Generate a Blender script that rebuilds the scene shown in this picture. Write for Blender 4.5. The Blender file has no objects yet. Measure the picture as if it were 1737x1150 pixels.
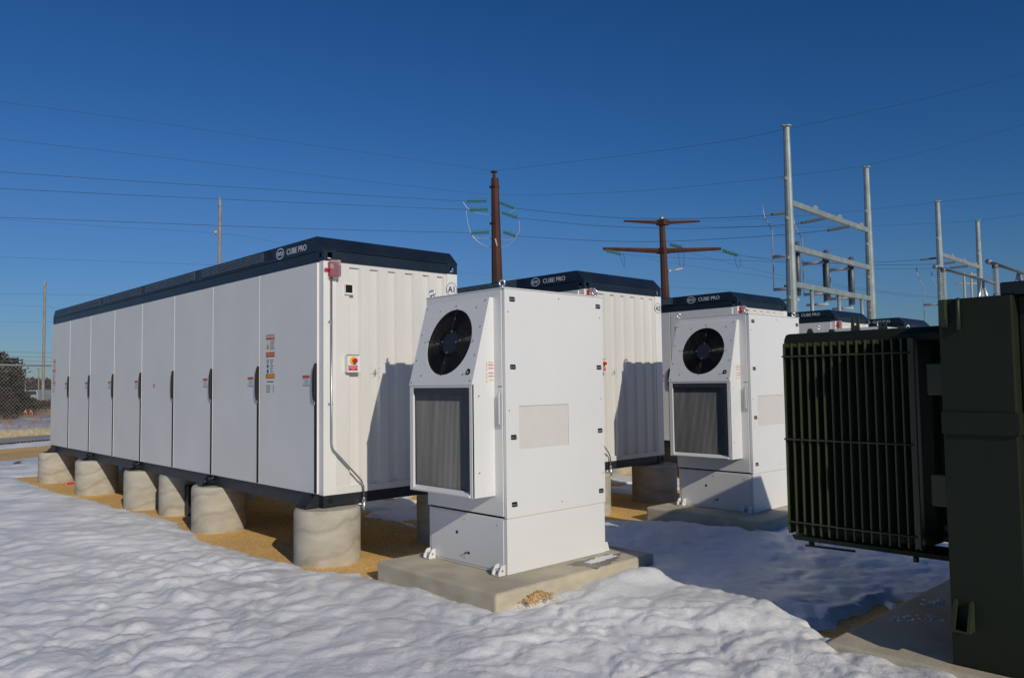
import bpy, bmesh, math, random
import numpy as np
from mathutils import Vector, Matrix
random.seed(7); np.random.seed(7)
PI = math.pi
sc = bpy.context.scene
C = sc.collection
ZO = 0.75                                   # everything was surveyed from the first container's floor; the ground is 0.75 m lower

# ------------------------------------------------------------------ camera
F_PX, YAW, PITCH, ROLL = 1337.51, 0.8153, 0.0552, -0.0129
CAM = Vector((-4.537, -7.914, 1.235 + ZO))
fwd = Vector((math.cos(PITCH)*math.cos(YAW), math.cos(PITCH)*math.sin(YAW), math.sin(PITCH)))
_r = Vector((math.sin(YAW), -math.cos(YAW), 0)); _u = _r.cross(fwd)
rgt = _r*math.cos(ROLL) + _u*math.sin(ROLL); up = -_r*math.sin(ROLL) + _u*math.cos(ROLL)
cd = bpy.data.cameras.new('camera'); cam = bpy.data.objects.new('camera', cd); C.objects.link(cam)
cd.sensor_width = 36; cd.lens = F_PX/1737*36; cd.clip_end = 6000; cd.clip_start = 0.05
M = Matrix((rgt, up, -fwd)).transposed().to_4x4(); M.translation = CAM
cam.matrix_world = M; sc.camera = cam

# ------------------------------------------------------------------ sky and sun
SUN = Vector((-0.277, -1.0, 0.494)).normalized()          # towards the sun
w = bpy.data.worlds.new("World"); sc.world = w; w.use_nodes = True
nt = w.node_tree; bg = nt.nodes['Background']
sky = nt.nodes.new('ShaderNodeTexSky'); sky.sky_type = 'NISHITA'; sky.sun_disc = False
sky.sun_elevation = math.asin(SUN.z); sky.sun_rotation = math.atan2(SUN.x, SUN.y)
sky.altitude = 0; sky.air_density = 1.3; sky.dust_density = 0.0; sky.ozone_density = 10.0
tint = nt.nodes.new('ShaderNodeMix'); tint.data_type = 'RGBA'; tint.blend_type = 'MULTIPLY'; tint.inputs['Factor'].default_value = 1
tint.inputs['B'].default_value = (1, 1, 1, 1); nt.links.new(sky.outputs[0], tint.inputs['A'])
# deeper blue overhead, as in very clear winter air: per channel power curve, never brighter than the plain sky
sep = nt.nodes.new('ShaderNodeSeparateColor'); cmb = nt.nodes.new('ShaderNodeCombineColor'); nt.links.new(tint.outputs['Result'], sep.inputs[0])
for ch, (A_, g_, k_) in enumerate(((3.73, 1.72, .70), (1.334, 1.30, .83), (1.337, 1.26, 1.05))):
    pw = nt.nodes.new('ShaderNodeMath'); pw.operation = 'POWER'; pw.inputs[1].default_value = g_; nt.links.new(sep.outputs[ch], pw.inputs[0])
    ml = nt.nodes.new('ShaderNodeMath'); ml.operation = 'MULTIPLY'; ml.inputs[1].default_value = A_*.058**g_/.058; nt.links.new(pw.outputs[0], ml.inputs[0])
    lk = nt.nodes.new('ShaderNodeMath'); lk.operation = 'MULTIPLY'; lk.inputs[1].default_value = k_; nt.links.new(sep.outputs[ch], lk.inputs[0])
    mn = nt.nodes.new('ShaderNodeMath'); mn.operation = 'MINIMUM'; nt.links.new(ml.outputs[0], mn.inputs[0]); nt.links.new(lk.outputs[0], mn.inputs[1])
    nt.links.new(mn.outputs[0], cmb.inputs[ch])
nt.links.new(cmb.outputs[0], bg.inputs[0]); bg.inputs[1].default_value = 0.058
sl = bpy.data.lights.new('sun', 'SUN'); sl.energy = 2.75; sl.angle = math.radians(0.53); sl.color = (1, 0.92, 0.79)
so = bpy.data.objects.new('sun', sl); C.objects.link(so)
so.rotation_euler = SUN.to_track_quat('Z', 'Y').to_euler(); so.location = (0, -20, 30)
sc.view_settings.view_transform = 'Standard'; sc.view_settings.look = 'None'
sc.view_settings.exposure = 0.0; sc.view_settings.gamma = 1; sc.view_settings.use_curve_mapping = False

def ray(x, y): return fwd + rgt*((x-868.5)/F_PX) + up*((575-y)/F_PX)
def at(x, y, D): return CAM + ray(x, y)*D                 # point on that line of sight, D metres deep
def atz(x, y, z):                                         # ... at height z above ground
    d = ray(x, y); return CAM + d*((z-CAM.z)/d.z)

# ------------------------------------------------------------------ materials
def mat(name, col, rough=0.5, metal=0.0, var=0.0, scale=6.0, bump=0.0, bscale=40.0, col2=None, spec=0.5, detail=4, stretch=None, rvar=0.0, coat=0):
    m = bpy.data.materials.new(name); m.use_nodes = True
    n = m.node_tree; b = n.nodes['Principled BSDF']
    b.inputs['Base Color'].default_value = (*col, 1); b.inputs['Roughness'].default_value = rough
    b.inputs['Metallic'].default_value = metal; b.inputs['Specular IOR Level'].default_value = spec
    if coat: b.inputs['Coat Weight'].default_value = coat
    tc = n.nodes.new('ShaderNodeTexCoord'); mp = n.nodes.new('ShaderNodeMapping')
    n.links.new(tc.outputs['Object'], mp.inputs[0])
    if stretch: mp.inputs['Scale'].default_value = stretch
    if var or col2:
        t = n.nodes.new('ShaderNodeTexNoise'); t.inputs['Scale'].default_value = scale; t.inputs['Detail'].default_value = detail
        n.links.new(mp.outputs[0], t.inputs[0])
        r = n.nodes.new('ShaderNodeValToRGB'); c2 = col2 or tuple(c*(1-var) for c in col)
        r.color_ramp.elements[0].position = 0.36; r.color_ramp.elements[1].position = 0.64
        r.color_ramp.elements[0].color = (*c2, 1); r.color_ramp.elements[1].color = (*col, 1)
        n.links.new(t.outputs[0], r.inputs[0]); n.links.new(r.outputs[0], b.inputs['Base Color'])
        if rvar:
            mr = n.nodes.new('ShaderNodeMapRange'); mr.inputs[3].default_value = rough-rvar; mr.inputs[4].default_value = rough+rvar
            n.links.new(t.outputs[0], mr.inputs[0]); n.links.new(mr.outputs[0], b.inputs['Roughness'])
    if bump:
        t2 = n.nodes.new('ShaderNodeTexNoise'); t2.inputs['Scale'].default_value = bscale; t2.inputs['Detail'].default_value = 6
        n.links.new(mp.outputs[0], t2.inputs[0])
        bp = n.nodes.new('ShaderNodeBump'); bp.inputs['Distance'].default_value = bump; bp.inputs['Strength'].default_value = 1
        n.links.new(t2.outputs[0], bp.inputs['Height']); n.links.new(bp.outputs[0], b.inputs['Normal'])
    return m
WHITE = mat('white_paint', (.77, .76, .725), .42, var=.05, scale=1.3, bump=.0012, bscale=1.6, rvar=.06)
WHITEC = mat('white_cabinet_paint', (.745, .745, .725), .38, var=.03, scale=1.1, bump=.0008, bscale=1.3, rvar=.05)
NAVY = mat('navy_black_paint', (.011, .019, .032), .38, var=.25, scale=3, bump=.0008, bscale=4, rvar=.08)
NAVYL = mat('louvre_painted_lit_edge', (.20, .27, .36), .35, var=.2)  # pale slat colour carries the light that catches the louvre edges
BASE = mat('dark_frame_paint', (.018, .022, .028), .45, var=.3, scale=4)
BLACK = mat('black_plastic', (.008, .008, .009), .4)
VOID = mat('dark_opening', (.003, .003, .004), .9)
GASK = mat('black_gasket', (.012, .010, .011), .6)
GREYL = mat('light_lettering', (.62, .66, .7), .5)
RED = mat('red_print', (.55, .02, .03), .5)
ORANGE = mat('orange_print', (.5, .11, .04), .5)
YELLOW = mat('yellow_print', (.75, .5, .01), .5)
BLUEP = mat('blue_print', (.02, .1, .35), .5)
INK = mat('black_print', (.03, .03, .035), .6)
PAPER = mat('sticker_white', (.7, .71, .71), .5)
BEIGE = mat('beige_panel', (.66, .635, .59), .55, var=.03)
STEEL = mat('galvanised_conduit', (.45, .47, .48), .32, metal=.85, var=.2, scale=8)
ZINC = mat('zinc_fitting', (.6, .62, .62), .3, metal=.9)
REDL = mat('red_plastic', (.6, .015, .03), .25)
CLEAR = mat('clear_cover_plastic', (.75, .7, .72), .08); CLEAR.node_tree.nodes['Principled BSDF'].inputs['Transmission Weight'].default_value = .85
COIL = mat('coil_fin_grey', (.23, .225, .22), .55, var=.35, scale=5, bump=.002, bscale=90, stretch=(1, 1, .15))
GALV = mat('galvanised_steel', (.35, .40, .38), .48, metal=.35, var=.22, scale=2.5, bump=.002, bscale=12)
RUST = mat('weathering_steel', (.075, .022, .010), .75, var=.5, scale=1.5, stretch=(1, 1, .25), bump=.003, bscale=8)
GREEN = mat('olive_green_paint', (.011, .0165, .007), .55, var=.15, scale=5, bump=.001, bscale=6, spec=.3)
GREEND = mat('dark_green_cover', (.006, .010, .012), .45)
GLASS = mat('green_insulator_glass', (.05, .22, .18), .3)
PORC = mat('grey_porcelain', (.42, .43, .42), .3)
WIRE = mat('conductor_dark', (.05, .055, .06), .6, metal=.3)
WIREL = mat('conductor_bright', (.5, .5, .5), .4, metal=.6)
WOODP = mat('weathered_pole_wood', (.36, .32, .26), .85, var=.4, scale=3, stretch=(3, 3, .3), bump=.004, bscale=20)
FENCEM = mat('galvanised_wire', (.36, .37, .36), .5, metal=.4)
BARK = mat('brown_bark', (.09, .06, .045), .9, var=.3)
LEAFG = mat('juniper_green', (.085, .065, .032), .85, col2=(.04, .037, .018), scale=1.2)
LEAFB = mat('brown_brush', (.10, .055, .035), .9, col2=(.05, .035, .025), scale=1.5)
TREEL = mat('bare_woodland', (.10, .075, .06), .95, col2=(.05, .045, .04), scale=.3)
STRAW = mat('straw', (.62, .5, .3), .9, var=.3, scale=6, bump=.02, bscale=14)
STONE = mat('gravel_stone', (.72, .46, .2), .85, col2=(.4, .25, .12), scale=5)
SILV = mat('silver_paint', (.5, .52, .54), .25, metal=.4)
BLUEW = mat('pale_blue_cladding', (.12, .24, .38), .6, var=.1)
BLUED = mat('blue_drum_plastic', (.02, .06, .3), .4)
PINK = mat('pink_ribbon', (.75, .2, .3), .6); ORIB = mat('orange_ribbon', (.75, .25, .08), .6)
GLASSD = mat('dark_glass', (.02, .03, .035), .1)
DRYG = mat('dry_grass', (.33, .2, .11), .9, col2=(.2, .12, .07), scale=3)
LEAFD = mat('dead_leaf', (.2, .1, .05), .9)

def concrete(name, col, rings=False):
    m = mat(name, col, .85, var=.22, scale=2.6, bump=.004, bscale=35, stretch=(1, 1, 2.2))
    n = m.node_tree; b = n.nodes['Principled BSDF']
    ramp = [x for x in n.nodes if x.type == 'VALTORGB'][0]
    tc = [x for x in n.nodes if x.type == 'TEX_COORD'][0]
    wv = n.nodes.new('ShaderNodeTexWave'); wv.wave_type = 'BANDS'; wv.bands_direction = 'Z'
    wv.inputs['Scale'].default_value = 1.15 if rings else .5; wv.inputs['Distortion'].default_value = 9.5
    wv.inputs['Detail'].default_value = 4; wv.inputs['Detail Scale'].default_value = .9
    mp = n.nodes.new('ShaderNodeMapping'); mp.inputs['Rotation'].default_value = (.12, .16, 0)
    oi = n.nodes.new('ShaderNodeObjectInfo'); ad = n.nodes.new('ShaderNodeVectorMath'); ad.operation = 'MULTIPLY_ADD'; ad.inputs[1].default_value = (9, 7, 5)
    n.links.new(oi.outputs['Random'], ad.inputs[0]); n.links.new(tc.outputs['Object'], ad.inputs[2]); n.links.new(ad.outputs[0], mp.inputs[0]); n.links.new(mp.outputs[0], wv.inputs[0])
    r2 = n.nodes.new('ShaderNodeValToRGB'); r2.color_ramp.elements[0].position = 0; r2.color_ramp.elements[0].color = (.62, .6, .56, 1)
    r2.color_ramp.elements[1].position = .16; r2.color_ramp.elements[1].color = (1, 1, 1, 1)
    n.links.new(wv.outputs['Fac'], r2.inputs[0])
    mx = n.nodes.new('ShaderNodeMix'); mx.data_type = 'RGBA'; mx.blend_type = 'MULTIPLY'; mx.inputs['Factor'].default_value = .42 if rings else .15
    n.links.new(ramp.outputs[0], mx.inputs['A']); n.links.new(r2.outputs[0], mx.inputs['B']); n.links.new(mx.outputs['Result'], b.inputs['Base Color'])
    bp = [x for x in n.nodes if x.type == 'BUMP'][0]
    bp2 = n.nodes.new('ShaderNodeBump'); bp2.inputs['Distance'].default_value = .006; bp2.inputs['Strength'].default_value = .8 if rings else .2
    n.links.new(r2.outputs[0], bp2.inputs['Height']); n.links.new(bp.outputs[0], bp2.inputs['Normal']); n.links.new(bp2.outputs[0], b.inputs['Normal'])
    return m
CONC = concrete('pier_concrete', (.50, .455, .365), True)
CONP = concrete('pad_concrete', (.57, .505, .375))
CORR = mat('end_panel_paint', (.71, .695, .65), .45, var=.05, scale=2, bump=.001, bscale=2, stretch=(1, 1, .3))

def add_ground_mats():
    s = bpy.data.materials.new('crusted_snow'); s.use_nodes = True
    n = s.node_tree; b = n.nodes['Principled BSDF']; b.inputs['Roughness'].default_value = .45
    b.inputs['Specular IOR Level'].default_value = .35
    b.inputs['Subsurface Weight'].default_value = 0.0
    g = n.nodes.new('ShaderNodeNewGeometry')
    t = n.nodes.new('ShaderNodeTexNoise'); t.inputs['Scale'].default_value = 1.1; t.inputs['Detail'].default_value = 8
    n.links.new(g.outputs['Position'], t.inputs[0])
    r = n.nodes.new('ShaderNodeValToRGB'); r.color_ramp.elements[0].position = .35; r.color_ramp.elements[1].position = .6
    r.color_ramp.elements[0].color = (.74, .74, .74, 1); r.color_ramp.elements[1].color = (.92, .915, .90, 1)
    n.links.new(t.outputs[0], r.inputs[0])
    # thin far cover: brown grass standing through the snow beyond the fence
    sp = n.nodes.new('ShaderNodeSeparateXYZ'); n.links.new(g.outputs['Position'], sp.inputs[0])
    mr = n.nodes.new('ShaderNodeMapRange'); mr.inputs[1].default_value = 26; mr.inputs[2].default_value = 55
    n.links.new(sp.outputs['Y'], mr.inputs[0])
    t3 = n.nodes.new('ShaderNodeTexNoise'); t3.inputs['Scale'].default_value = .35; t3.inputs['Detail'].default_value = 9; t3.inputs['Roughness'].default_value = .7
    n.links.new(g.outputs['Position'], t3.inputs[0])
    r3 = n.nodes.new('ShaderNodeValToRGB'); r3.color_ramp.elements[0].position = .40; r3.color_ramp.elements[1].position = .53
    n.links.new(t3.outputs[0], r3.inputs[0])
    m2 = n.nodes.new('ShaderNodeMapRange'); m2.inputs[1].default_value = 62; m2.inputs[2].default_value = 110; n.links.new(sp.outputs['Y'], m2.inputs[0])
    mxx = n.nodes.new('ShaderNodeMath'); mxx.operation = 'MAXIMUM'; n.links.new(m2.outputs[0], mxx.inputs[0]); n.links.new(r3.outputs[0], mxx.inputs[1])
    mu = n.nodes.new('ShaderNodeMath'); mu.operation = 'MULTIPLY'; n.links.new(mr.outputs[0], mu.inputs[0]); n.links.new(mxx.outputs[0], mu.inputs[1])
    mx = n.nodes.new('ShaderNodeMix'); mx.data_type = 'RGBA'; n.links.new(mu.outputs[0], mx.inputs['Factor'])
    n.links.new(r.outputs[0], mx.inputs['A']); mx.inputs['B'].default_value = (.24, .165, .11, 1)
    rr = n.nodes.new('ShaderNodeMapRange'); rr.inputs[1].default_value = .42; rr.inputs[2].default_value = .58; rr.inputs[3].default_value = .28; rr.inputs[4].default_value = .6
    n.links.new(t.outputs[0], rr.inputs[0]); n.links.new(rr.outputs[0], b.inputs['Roughness'])
    n.links.new(mx.outputs['Result'], b.inputs['Base Color'])
    t2 = n.nodes.new('ShaderNodeTexNoise'); t2.inputs['Scale'].default_value = 34; t2.inputs['Detail'].default_value = 8; t2.inputs['Roughness'].default_value = .65
    n.links.new(g.outputs['Position'], t2.inputs[0])
    bp = n.nodes.new('ShaderNodeBump'); bp.inputs['Distance'].default_value = .011; bp.inputs['Strength'].default_value = .85
    n.links.new(t2.outputs[0], bp.inputs['Height']); n.links.new(bp.outputs[0], b.inputs['Normal'])
    q = bpy.data.materials.new('tan_gravel'); q.use_nodes = True
    n = q.node_tree; b = n.nodes['Principled BSDF']; b.inputs['Roughness'].default_value = .9
    g = n.nodes.new('ShaderNodeNewGeometry')
    v = n.nodes.new('ShaderNodeTexVoronoi'); v.inputs['Scale'].default_value = 85; n.links.new(g.outputs['Position'], v.inputs[0])
    r = n.nodes.new('ShaderNodeValToRGB'); sep = n.nodes.new('ShaderNodeSeparateColor'); n.links.new(v.outputs['Color'], sep.inputs[0])
    n.links.new(sep.outputs[0], r.inputs[0])
    cr = r.color_ramp; cr.elements[0].color = (.66, .35, .09, 1); cr.elements[1].color = (.98, .68, .26, 1)
    e = cr.elements.new(.5); e.color = (.88, .52, .15, 1)
    t = n.nodes.new('ShaderNodeTexNoise'); t.inputs['Scale'].default_value = 1.5; t.inputs['Detail'].default_value = 6; n.links.new(g.outputs['Position'], t.inputs[0])
    mx = n.nodes.new('ShaderNodeMix'); mx.data_type = 'RGBA'; mx.blend_type = 'MULTIPLY'; mx.inputs['Factor'].default_value = .5
    n.links.new(r.outputs[0], mx.inputs['A']); n.links.new(t.outputs['Color'], mx.inputs['B'])
    r5 = n.nodes.new('ShaderNodeValToRGB'); r5.color_ramp.elements[0].color = (.78, .76, .73, 1); r5.color_ramp.elements[1].color = (1, 1, 1, 1)
    r5.color_ramp.elements[0].position = .35; r5.color_ramp.elements[1].position = .6
    n.links.new(t.outputs[0], r5.inputs[0]); n.links.new(r5.outputs[0], mx.inputs['B'])
    n.links.new(mx.outputs['Result'], b.inputs['Base Color'])
    bp = n.nodes.new('ShaderNodeBump'); bp.inputs['Distance'].default_value = .005; bp.inputs['Strength'].default_value = .8; bp.invert = True
    n.links.new(v.outputs['Distance'], bp.inputs['Height']); n.links.new(bp.outputs[0], b.inputs['Normal'])
    return s, q
SNOW, GRAVEL = add_ground_mats()

# ------------------------------------------------------------------ mesh builder
class MB:
    def __init__(s): s.v = []; s.f = []; s.mi = []; s.sm = []
    def add(s, vs, fs, mi=0, smooth=False):
        o = len(s.v); s.v += [tuple(v) for v in vs]; s.f += [tuple(i+o for i in f) for f in fs]
        s.mi += [mi]*len(fs); s.sm += [smooth]*len(fs); return s
    def box(s, a, b, mi=0):
        (x0, y0, z0), (x1, y1, z1) = a, b
        return s.add([(x0,y0,z0),(x1,y0,z0),(x1,y1,z0),(x0,y1,z0),(x0,y0,z1),(x1,y0,z1),(x1,y1,z1),(x0,y1,z1)],
                     [(0,3,2,1),(4,5,6,7),(0,1,5,4),(1,2,6,5),(2,3,7,6),(3,0,4,7)], mi)
    def prism(s, pts, axis, a, b, mi=0):            # polygon in the two other axes, extruded along axis
        def P(p, t): l = [p[0], p[1]]; l.insert(axis, t); return tuple(l)
        n = len(pts); vs = [P(p, a) for p in pts] + [P(p, b) for p in pts]
        fs = [tuple(range(n)), tuple(range(2*n-1, n-1, -1))] + [(i, i+n, (i+1) % n+n, (i+1) % n) for i in range(n)]
        return s.add(vs, fs, mi)
    def tube(s, pts, r, n=8, mi=0, caps=True, smooth=True):
        pts = [Vector(p) for p in pts]; rs = r if isinstance(r, (list, tuple)) else [r]*len(pts)
        vs = []; prev = None
        for i, p in enumerate(pts):
            d = (pts[min(i+1, len(pts)-1)] - pts[max(i-1, 0)]).normalized()
            if prev is None: a = d.orthogonal().normalized() if abs(d.z) > .9 else d.cross(Vector((0, 0, 1))).normalized()
            else: a = (prev - d*prev.dot(d)).normalized()
            prev = a; b2 = d.cross(a)
            for k in range(n):
                t = 2*PI*k/n; vs.append(p + (a*math.cos(t) + b2*math.sin(t))*rs[i])
        fs = []
        for i in range(len(pts)-1):
            for k in range(n): fs.append((i*n+k, i*n+(k+1) % n, (i+1)*n+(k+1) % n, (i+1)*n+k))
        s.add(vs, fs, mi, smooth)
        if caps:
            o = len(s.v) - len(vs); s.f += [tuple(o+k for k in range(n-1, -1, -1)), tuple(o+(len(pts)-1)*n+k for k in range(n))]; s.mi += [mi]*2; s.sm += [False]*2
        return s
    def torus(s, c, axis, R, r, n=16, m=6, mi=0):
        ax = Vector(axis).normalized(); a = ax.orthogonal().normalized(); b = ax.cross(a); vs = []; fs = []
        for i in range(n):
            t = 2*PI*i/n; d = a*math.cos(t) + b*math.sin(t)
            for k in range(m):
                q = 2*PI*k/m; vs.append(Vector(c) + d*(R + r*math.cos(q)) + ax*r*math.sin(q))
        for i in range(n):
            for k in range(m): fs.append((i*m+k, ((i+1) % n)*m+k, ((i+1) % n)*m+(k+1) % m, i*m+(k+1) % m))
        return s.add(vs, fs, mi, True)
    def disc(s, c, axis, R, h, n=24, mi=0, sx=1.0):  # short cylinder
        ax = Vector(axis).normalized(); return s.tube([Vector(c), Vector(c)+ax*h], R, n, mi, True, False)
    def build(s, name, mats, parent=None, bevel=0, loc=None):
        me = bpy.data.meshes.new(name); me.from_pydata(s.v, [], s.f)
        for m in (mats if isinstance(mats, (list, tuple)) else [mats]): me.materials.append(m)
        me.polygons.foreach_set('material_index', s.mi); me.polygons.foreach_set('use_smooth', s.sm)
        bm = bmesh.new(); bm.from_mesh(me); bmesh.ops.recalc_face_normals(bm, faces=bm.faces); bm.to_mesh(me); bm.free()
        o = bpy.data.objects.new(name, me); C.objects.link(o)
        if parent: o.parent = parent
        if loc: o.location = loc
        if bevel:
            bv = o.modifiers.new('bevel', 'BEVEL'); bv.width = bevel; bv.segments = 2; bv.limit_method = 'ANGLE'; bv.angle_limit = math.radians(40)
        return o
def tag(o, label=None, cat=None, group=None, kind=None):
    for k, v in (('label', label), ('category', cat), ('group', group), ('kind', kind)):
        if v: o[k] = v
    return o
def empty(name, loc, rz=0):
    o = bpy.data.objects.new(name, None); C.objects.link(o); o.location = loc; o.rotation_euler = (0, 0, rz); o.empty_display_size = .2; return o
def copy_tree(o, parent=None):
    c = o.copy(); C.objects.link(c)
    for k in ('label', 'category', 'group', 'kind'):
        if parent is None and k in c: del c[k]
    if parent: c.parent = parent
    for ch in list(o.children): copy_tree(ch, c)
    return c
_tcache = {}
def text(name, s, size, origin, xd, yd, m, parent, align='LEFT', ext=.0006, squash=1.0, as_part=True, bold=0):
    cu = bpy.data.curves.new('t', 'FONT'); cu.body = s; cu.size = size; cu.align_x = align; cu.extrude = ext; cu.resolution_u = 3; cu.offset = bold
    t = bpy.data.objects.new('t', cu); C.objects.link(t)
    dg = bpy.context.evaluated_depsgraph_get(); me = bpy.data.meshes.new_from_object(t.evaluated_get(dg))
    bpy.data.objects.remove(t)
    xd, yd = Vector(xd).normalized(), Vector(yd).normalized(); zd = xd.cross(yd)
    R = Matrix((xd*squash, yd, zd)).transposed().to_4x4(); R.translation = Vector(origin); me.transform(R)
    me.materials.clear(); me.materials.append(m); me.name = name
    o = bpy.data.objects.new(name, me); C.objects.link(o); o.parent = parent; return o
LX, LY = (0, -1, 0), (0, 0, 1)      # lettering axes on a face that looks towards -X
EX, EY = (1, 0, 0), (0, 0, 1)       # ... towards -Y

# ------------------------------------------------------------------ ground
def perlin(x, y, seed=0):
    rs = np.random.RandomState(seed); perm = rs.permutation(512); perm = np.concatenate([perm, perm])
    ang = rs.rand(512)*2*np.pi; gx, gy = np.cos(ang), np.sin(ang)
    xi = np.floor(x).astype(int); yi = np.floor(y).astype(int); xf = x-xi; yf = y-yi
    u = xf**3*(xf*(xf*6-15)+10); v = yf**3*(yf*(yf*6-15)+10)
    def g(ix, iy, dx, dy):
        h = perm[(perm[ix & 511] + iy) & 511]; return gx[h]*dx + gy[h]*dy
    a = g(xi, yi, xf, yf); b = g(xi+1, yi, xf-1, yf); c = g(xi, yi+1, xf, yf-1); d = g(xi+1, yi+1, xf-1, yf-1)
    return (a + u*(b-a)) + v*((c + u*(d-c)) - (a + u*(b-a)))
GPOLY = [(-.35,13.2),(-.37,11.8),(-.36,9.0),(-.2,7.7),(-.25,6.3),(-.06,5.0),(-.08,4.0),(-.34,2.6),(-.36,1.87),(-.31,1.07),(-.2,.29),(-.24,-.07),(-.1,-.36),
         (.03,-.78),(.0,-1.2),(.2,-2.2),(2.0,-2.2),(2.2,-1.1),(2.6,-.6),(4.3,-.55),(4.75,-1.2),(4.8,-2),(6.6,-2),(6.9,-.9),(22,-.4),(23,13)]
def sdist(x, y, poly):
    d = np.full(x.shape, 1e9); ins = np.zeros(x.shape, bool); n = len(poly)
    for i in range(n):
        x0, y0 = poly[i]; x1, y1 = poly[(i+1) % n]; dx, dy = x1-x0, y1-y0
        t = np.clip(((x-x0)*dx + (y-y0)*dy)/(dx*dx+dy*dy), 0, 1)
        d = np.minimum(d, np.hypot(x-x0-t*dx, y-y0-t*dy))
        c = ((y0 > y) != (y1 > y)); c &= (x < (x1-x0)*(y-y0)/((y1-y0) if y1 != y0 else 1e-9) + x0); ins ^= c
    return np.where(ins, -d, d)
def sstep(a, b, x): t = np.clip((x-a)/(b-a), 0, 1); return t*t*(3-2*t)
def gauss(x, y, cx, cy, sx, sy, a): return a*np.exp(-((x-cx)/sx)**2 - ((y-cy)/sy)**2)
FD = Vector((math.cos(math.radians(22)), math.sin(math.radians(22)), 0)); FP = Vector((.4, 16.05, 0)); FN = Vector((-FD.y, FD.x, 0))
def far_off(x, y): return (x-FP.x)*FN.x + (y-FP.y)*FN.y          # distance beyond the fence line
def terrain(x, y):
    f = far_off(x, y)
    return .0025*np.clip(f, 0, 60) - .004*np.clip(y, 0, 14)
def snow_z(x, y):
    w1 = x + .10*perlin(x*1.6, y*1.6, 3); w2 = y + .10*perlin(x*1.6, y*1.6, 4)
    # melted crust: rounded pads divided by sharp creases
    q1 = x + .16*perlin(x*1.9, y*1.9, 15); q2 = y + .16*perlin(x*1.9, y*1.9, 16)
    p1 = np.abs(perlin(q1*2.1, q2*2.4, 5)); p2 = np.abs(perlin(q1*4.3+9, q2*4.9, 6)); p3 = np.abs(perlin(q1*9.5, q2*10.5, 17))
    lump = perlin(x*.9, y*.9, 7)
    fine = perlin(x*19, y*21, 8)*.5 + perlin(x*37, y*39, 9)*.3
    amp = .5 + .7*sstep(-.4, .5, perlin(x*.35, y*.35, 11))
    amp = amp*(1-.32*sstep(.2, 1.6, x)*sstep(0, -2.5, y))
    near = np.hypot(x-CAM.x, y-CAM.y); fade = 1/(1+(near/22.)**2)
    rip = (.105*(p1-.2) + .055*(p2-.2) + .024*(p3-.2))*amp*fade + .016*lump + .0030*fine*fade
    d = sdist(x, y, GPOLY); d = d + .10*perlin(x*2.3, y*2.3, 12) + .07*perlin(x*7, y*7, 13) + .045*perlin(x*17, y*17, 14)
    th = np.where(d > 0, .055*sstep(-.02, .35, d) + .02*sstep(.3, 2, d), -.05)
    th = np.where(d > -.05, th, -.06)
    # snow left lying between the containers
    pn = perlin(x*.9, y*1.3, 21) + .5*perlin(x*2.9, y*3.1, 22)
    lane = np.zeros(x.shape)
    for x0 in (2.25, 6.75, 11.3, 16.9): lane = np.maximum(lane, sstep(-.2, .2, x-x0)*sstep(-.2, .2, x0+1.9-x))
    patch = lane*sstep(.3, .8, y)*sstep(13, 12, y)*(pn+.22)
    th = np.where((d < 0) & (patch > 0), np.maximum(th, .035*sstep(0, .2, patch)), th)
    # heaps against the pads
    th += gauss(x, y, 1.55, -3.12, .6, .24, .125) + gauss(x, y, 2.45, -2.95, .25, .35, .07) + gauss(x, y, .25, -3.25, .6, .35, .03)
    th += gauss(x, y, -.25, -1.7, .25, .9, .045) + gauss(x, y, 1.5, -4.45, .5, .35, .06) + gauss(x, y, 1.0, -3.9, .8, .35, .05)
    th += gauss(x, y, 4.35, -2.2, .25, .9, .06) + gauss(x, y, 5.0, -3.1, .8, .2, .05) + gauss(x, y, -1.0, -3.6, .7, .5, .04)
    th -= gauss(x, y, .42, -2.98, .22, .09, .09)
    th += gauss(x, y, .75, -6.5, .26, .95, .05) + gauss(x, y, .1, -7.2, .8, .8, .05)
    # bare strip along the transformer pad, and along the far side of the fence
    dd = np.maximum(np.abs(y+5.14)/.24, np.abs(x-2.1)/.9) + .5*perlin(x*5, y*5, 31)
    th = np.where(dd < 1, th - .12*(1-dd)*2, th)
    f = far_off(x, y) + .5*perlin(x*.5, y*.5, 33)
    band = sstep(1.6, 2.2, f)*sstep(7.0, 6.0, f); th = th - .16*band
    rip *= np.clip(th/.05, 0, 1)*.85 + .15
    return terrain(x, y) + th + rip
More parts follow.
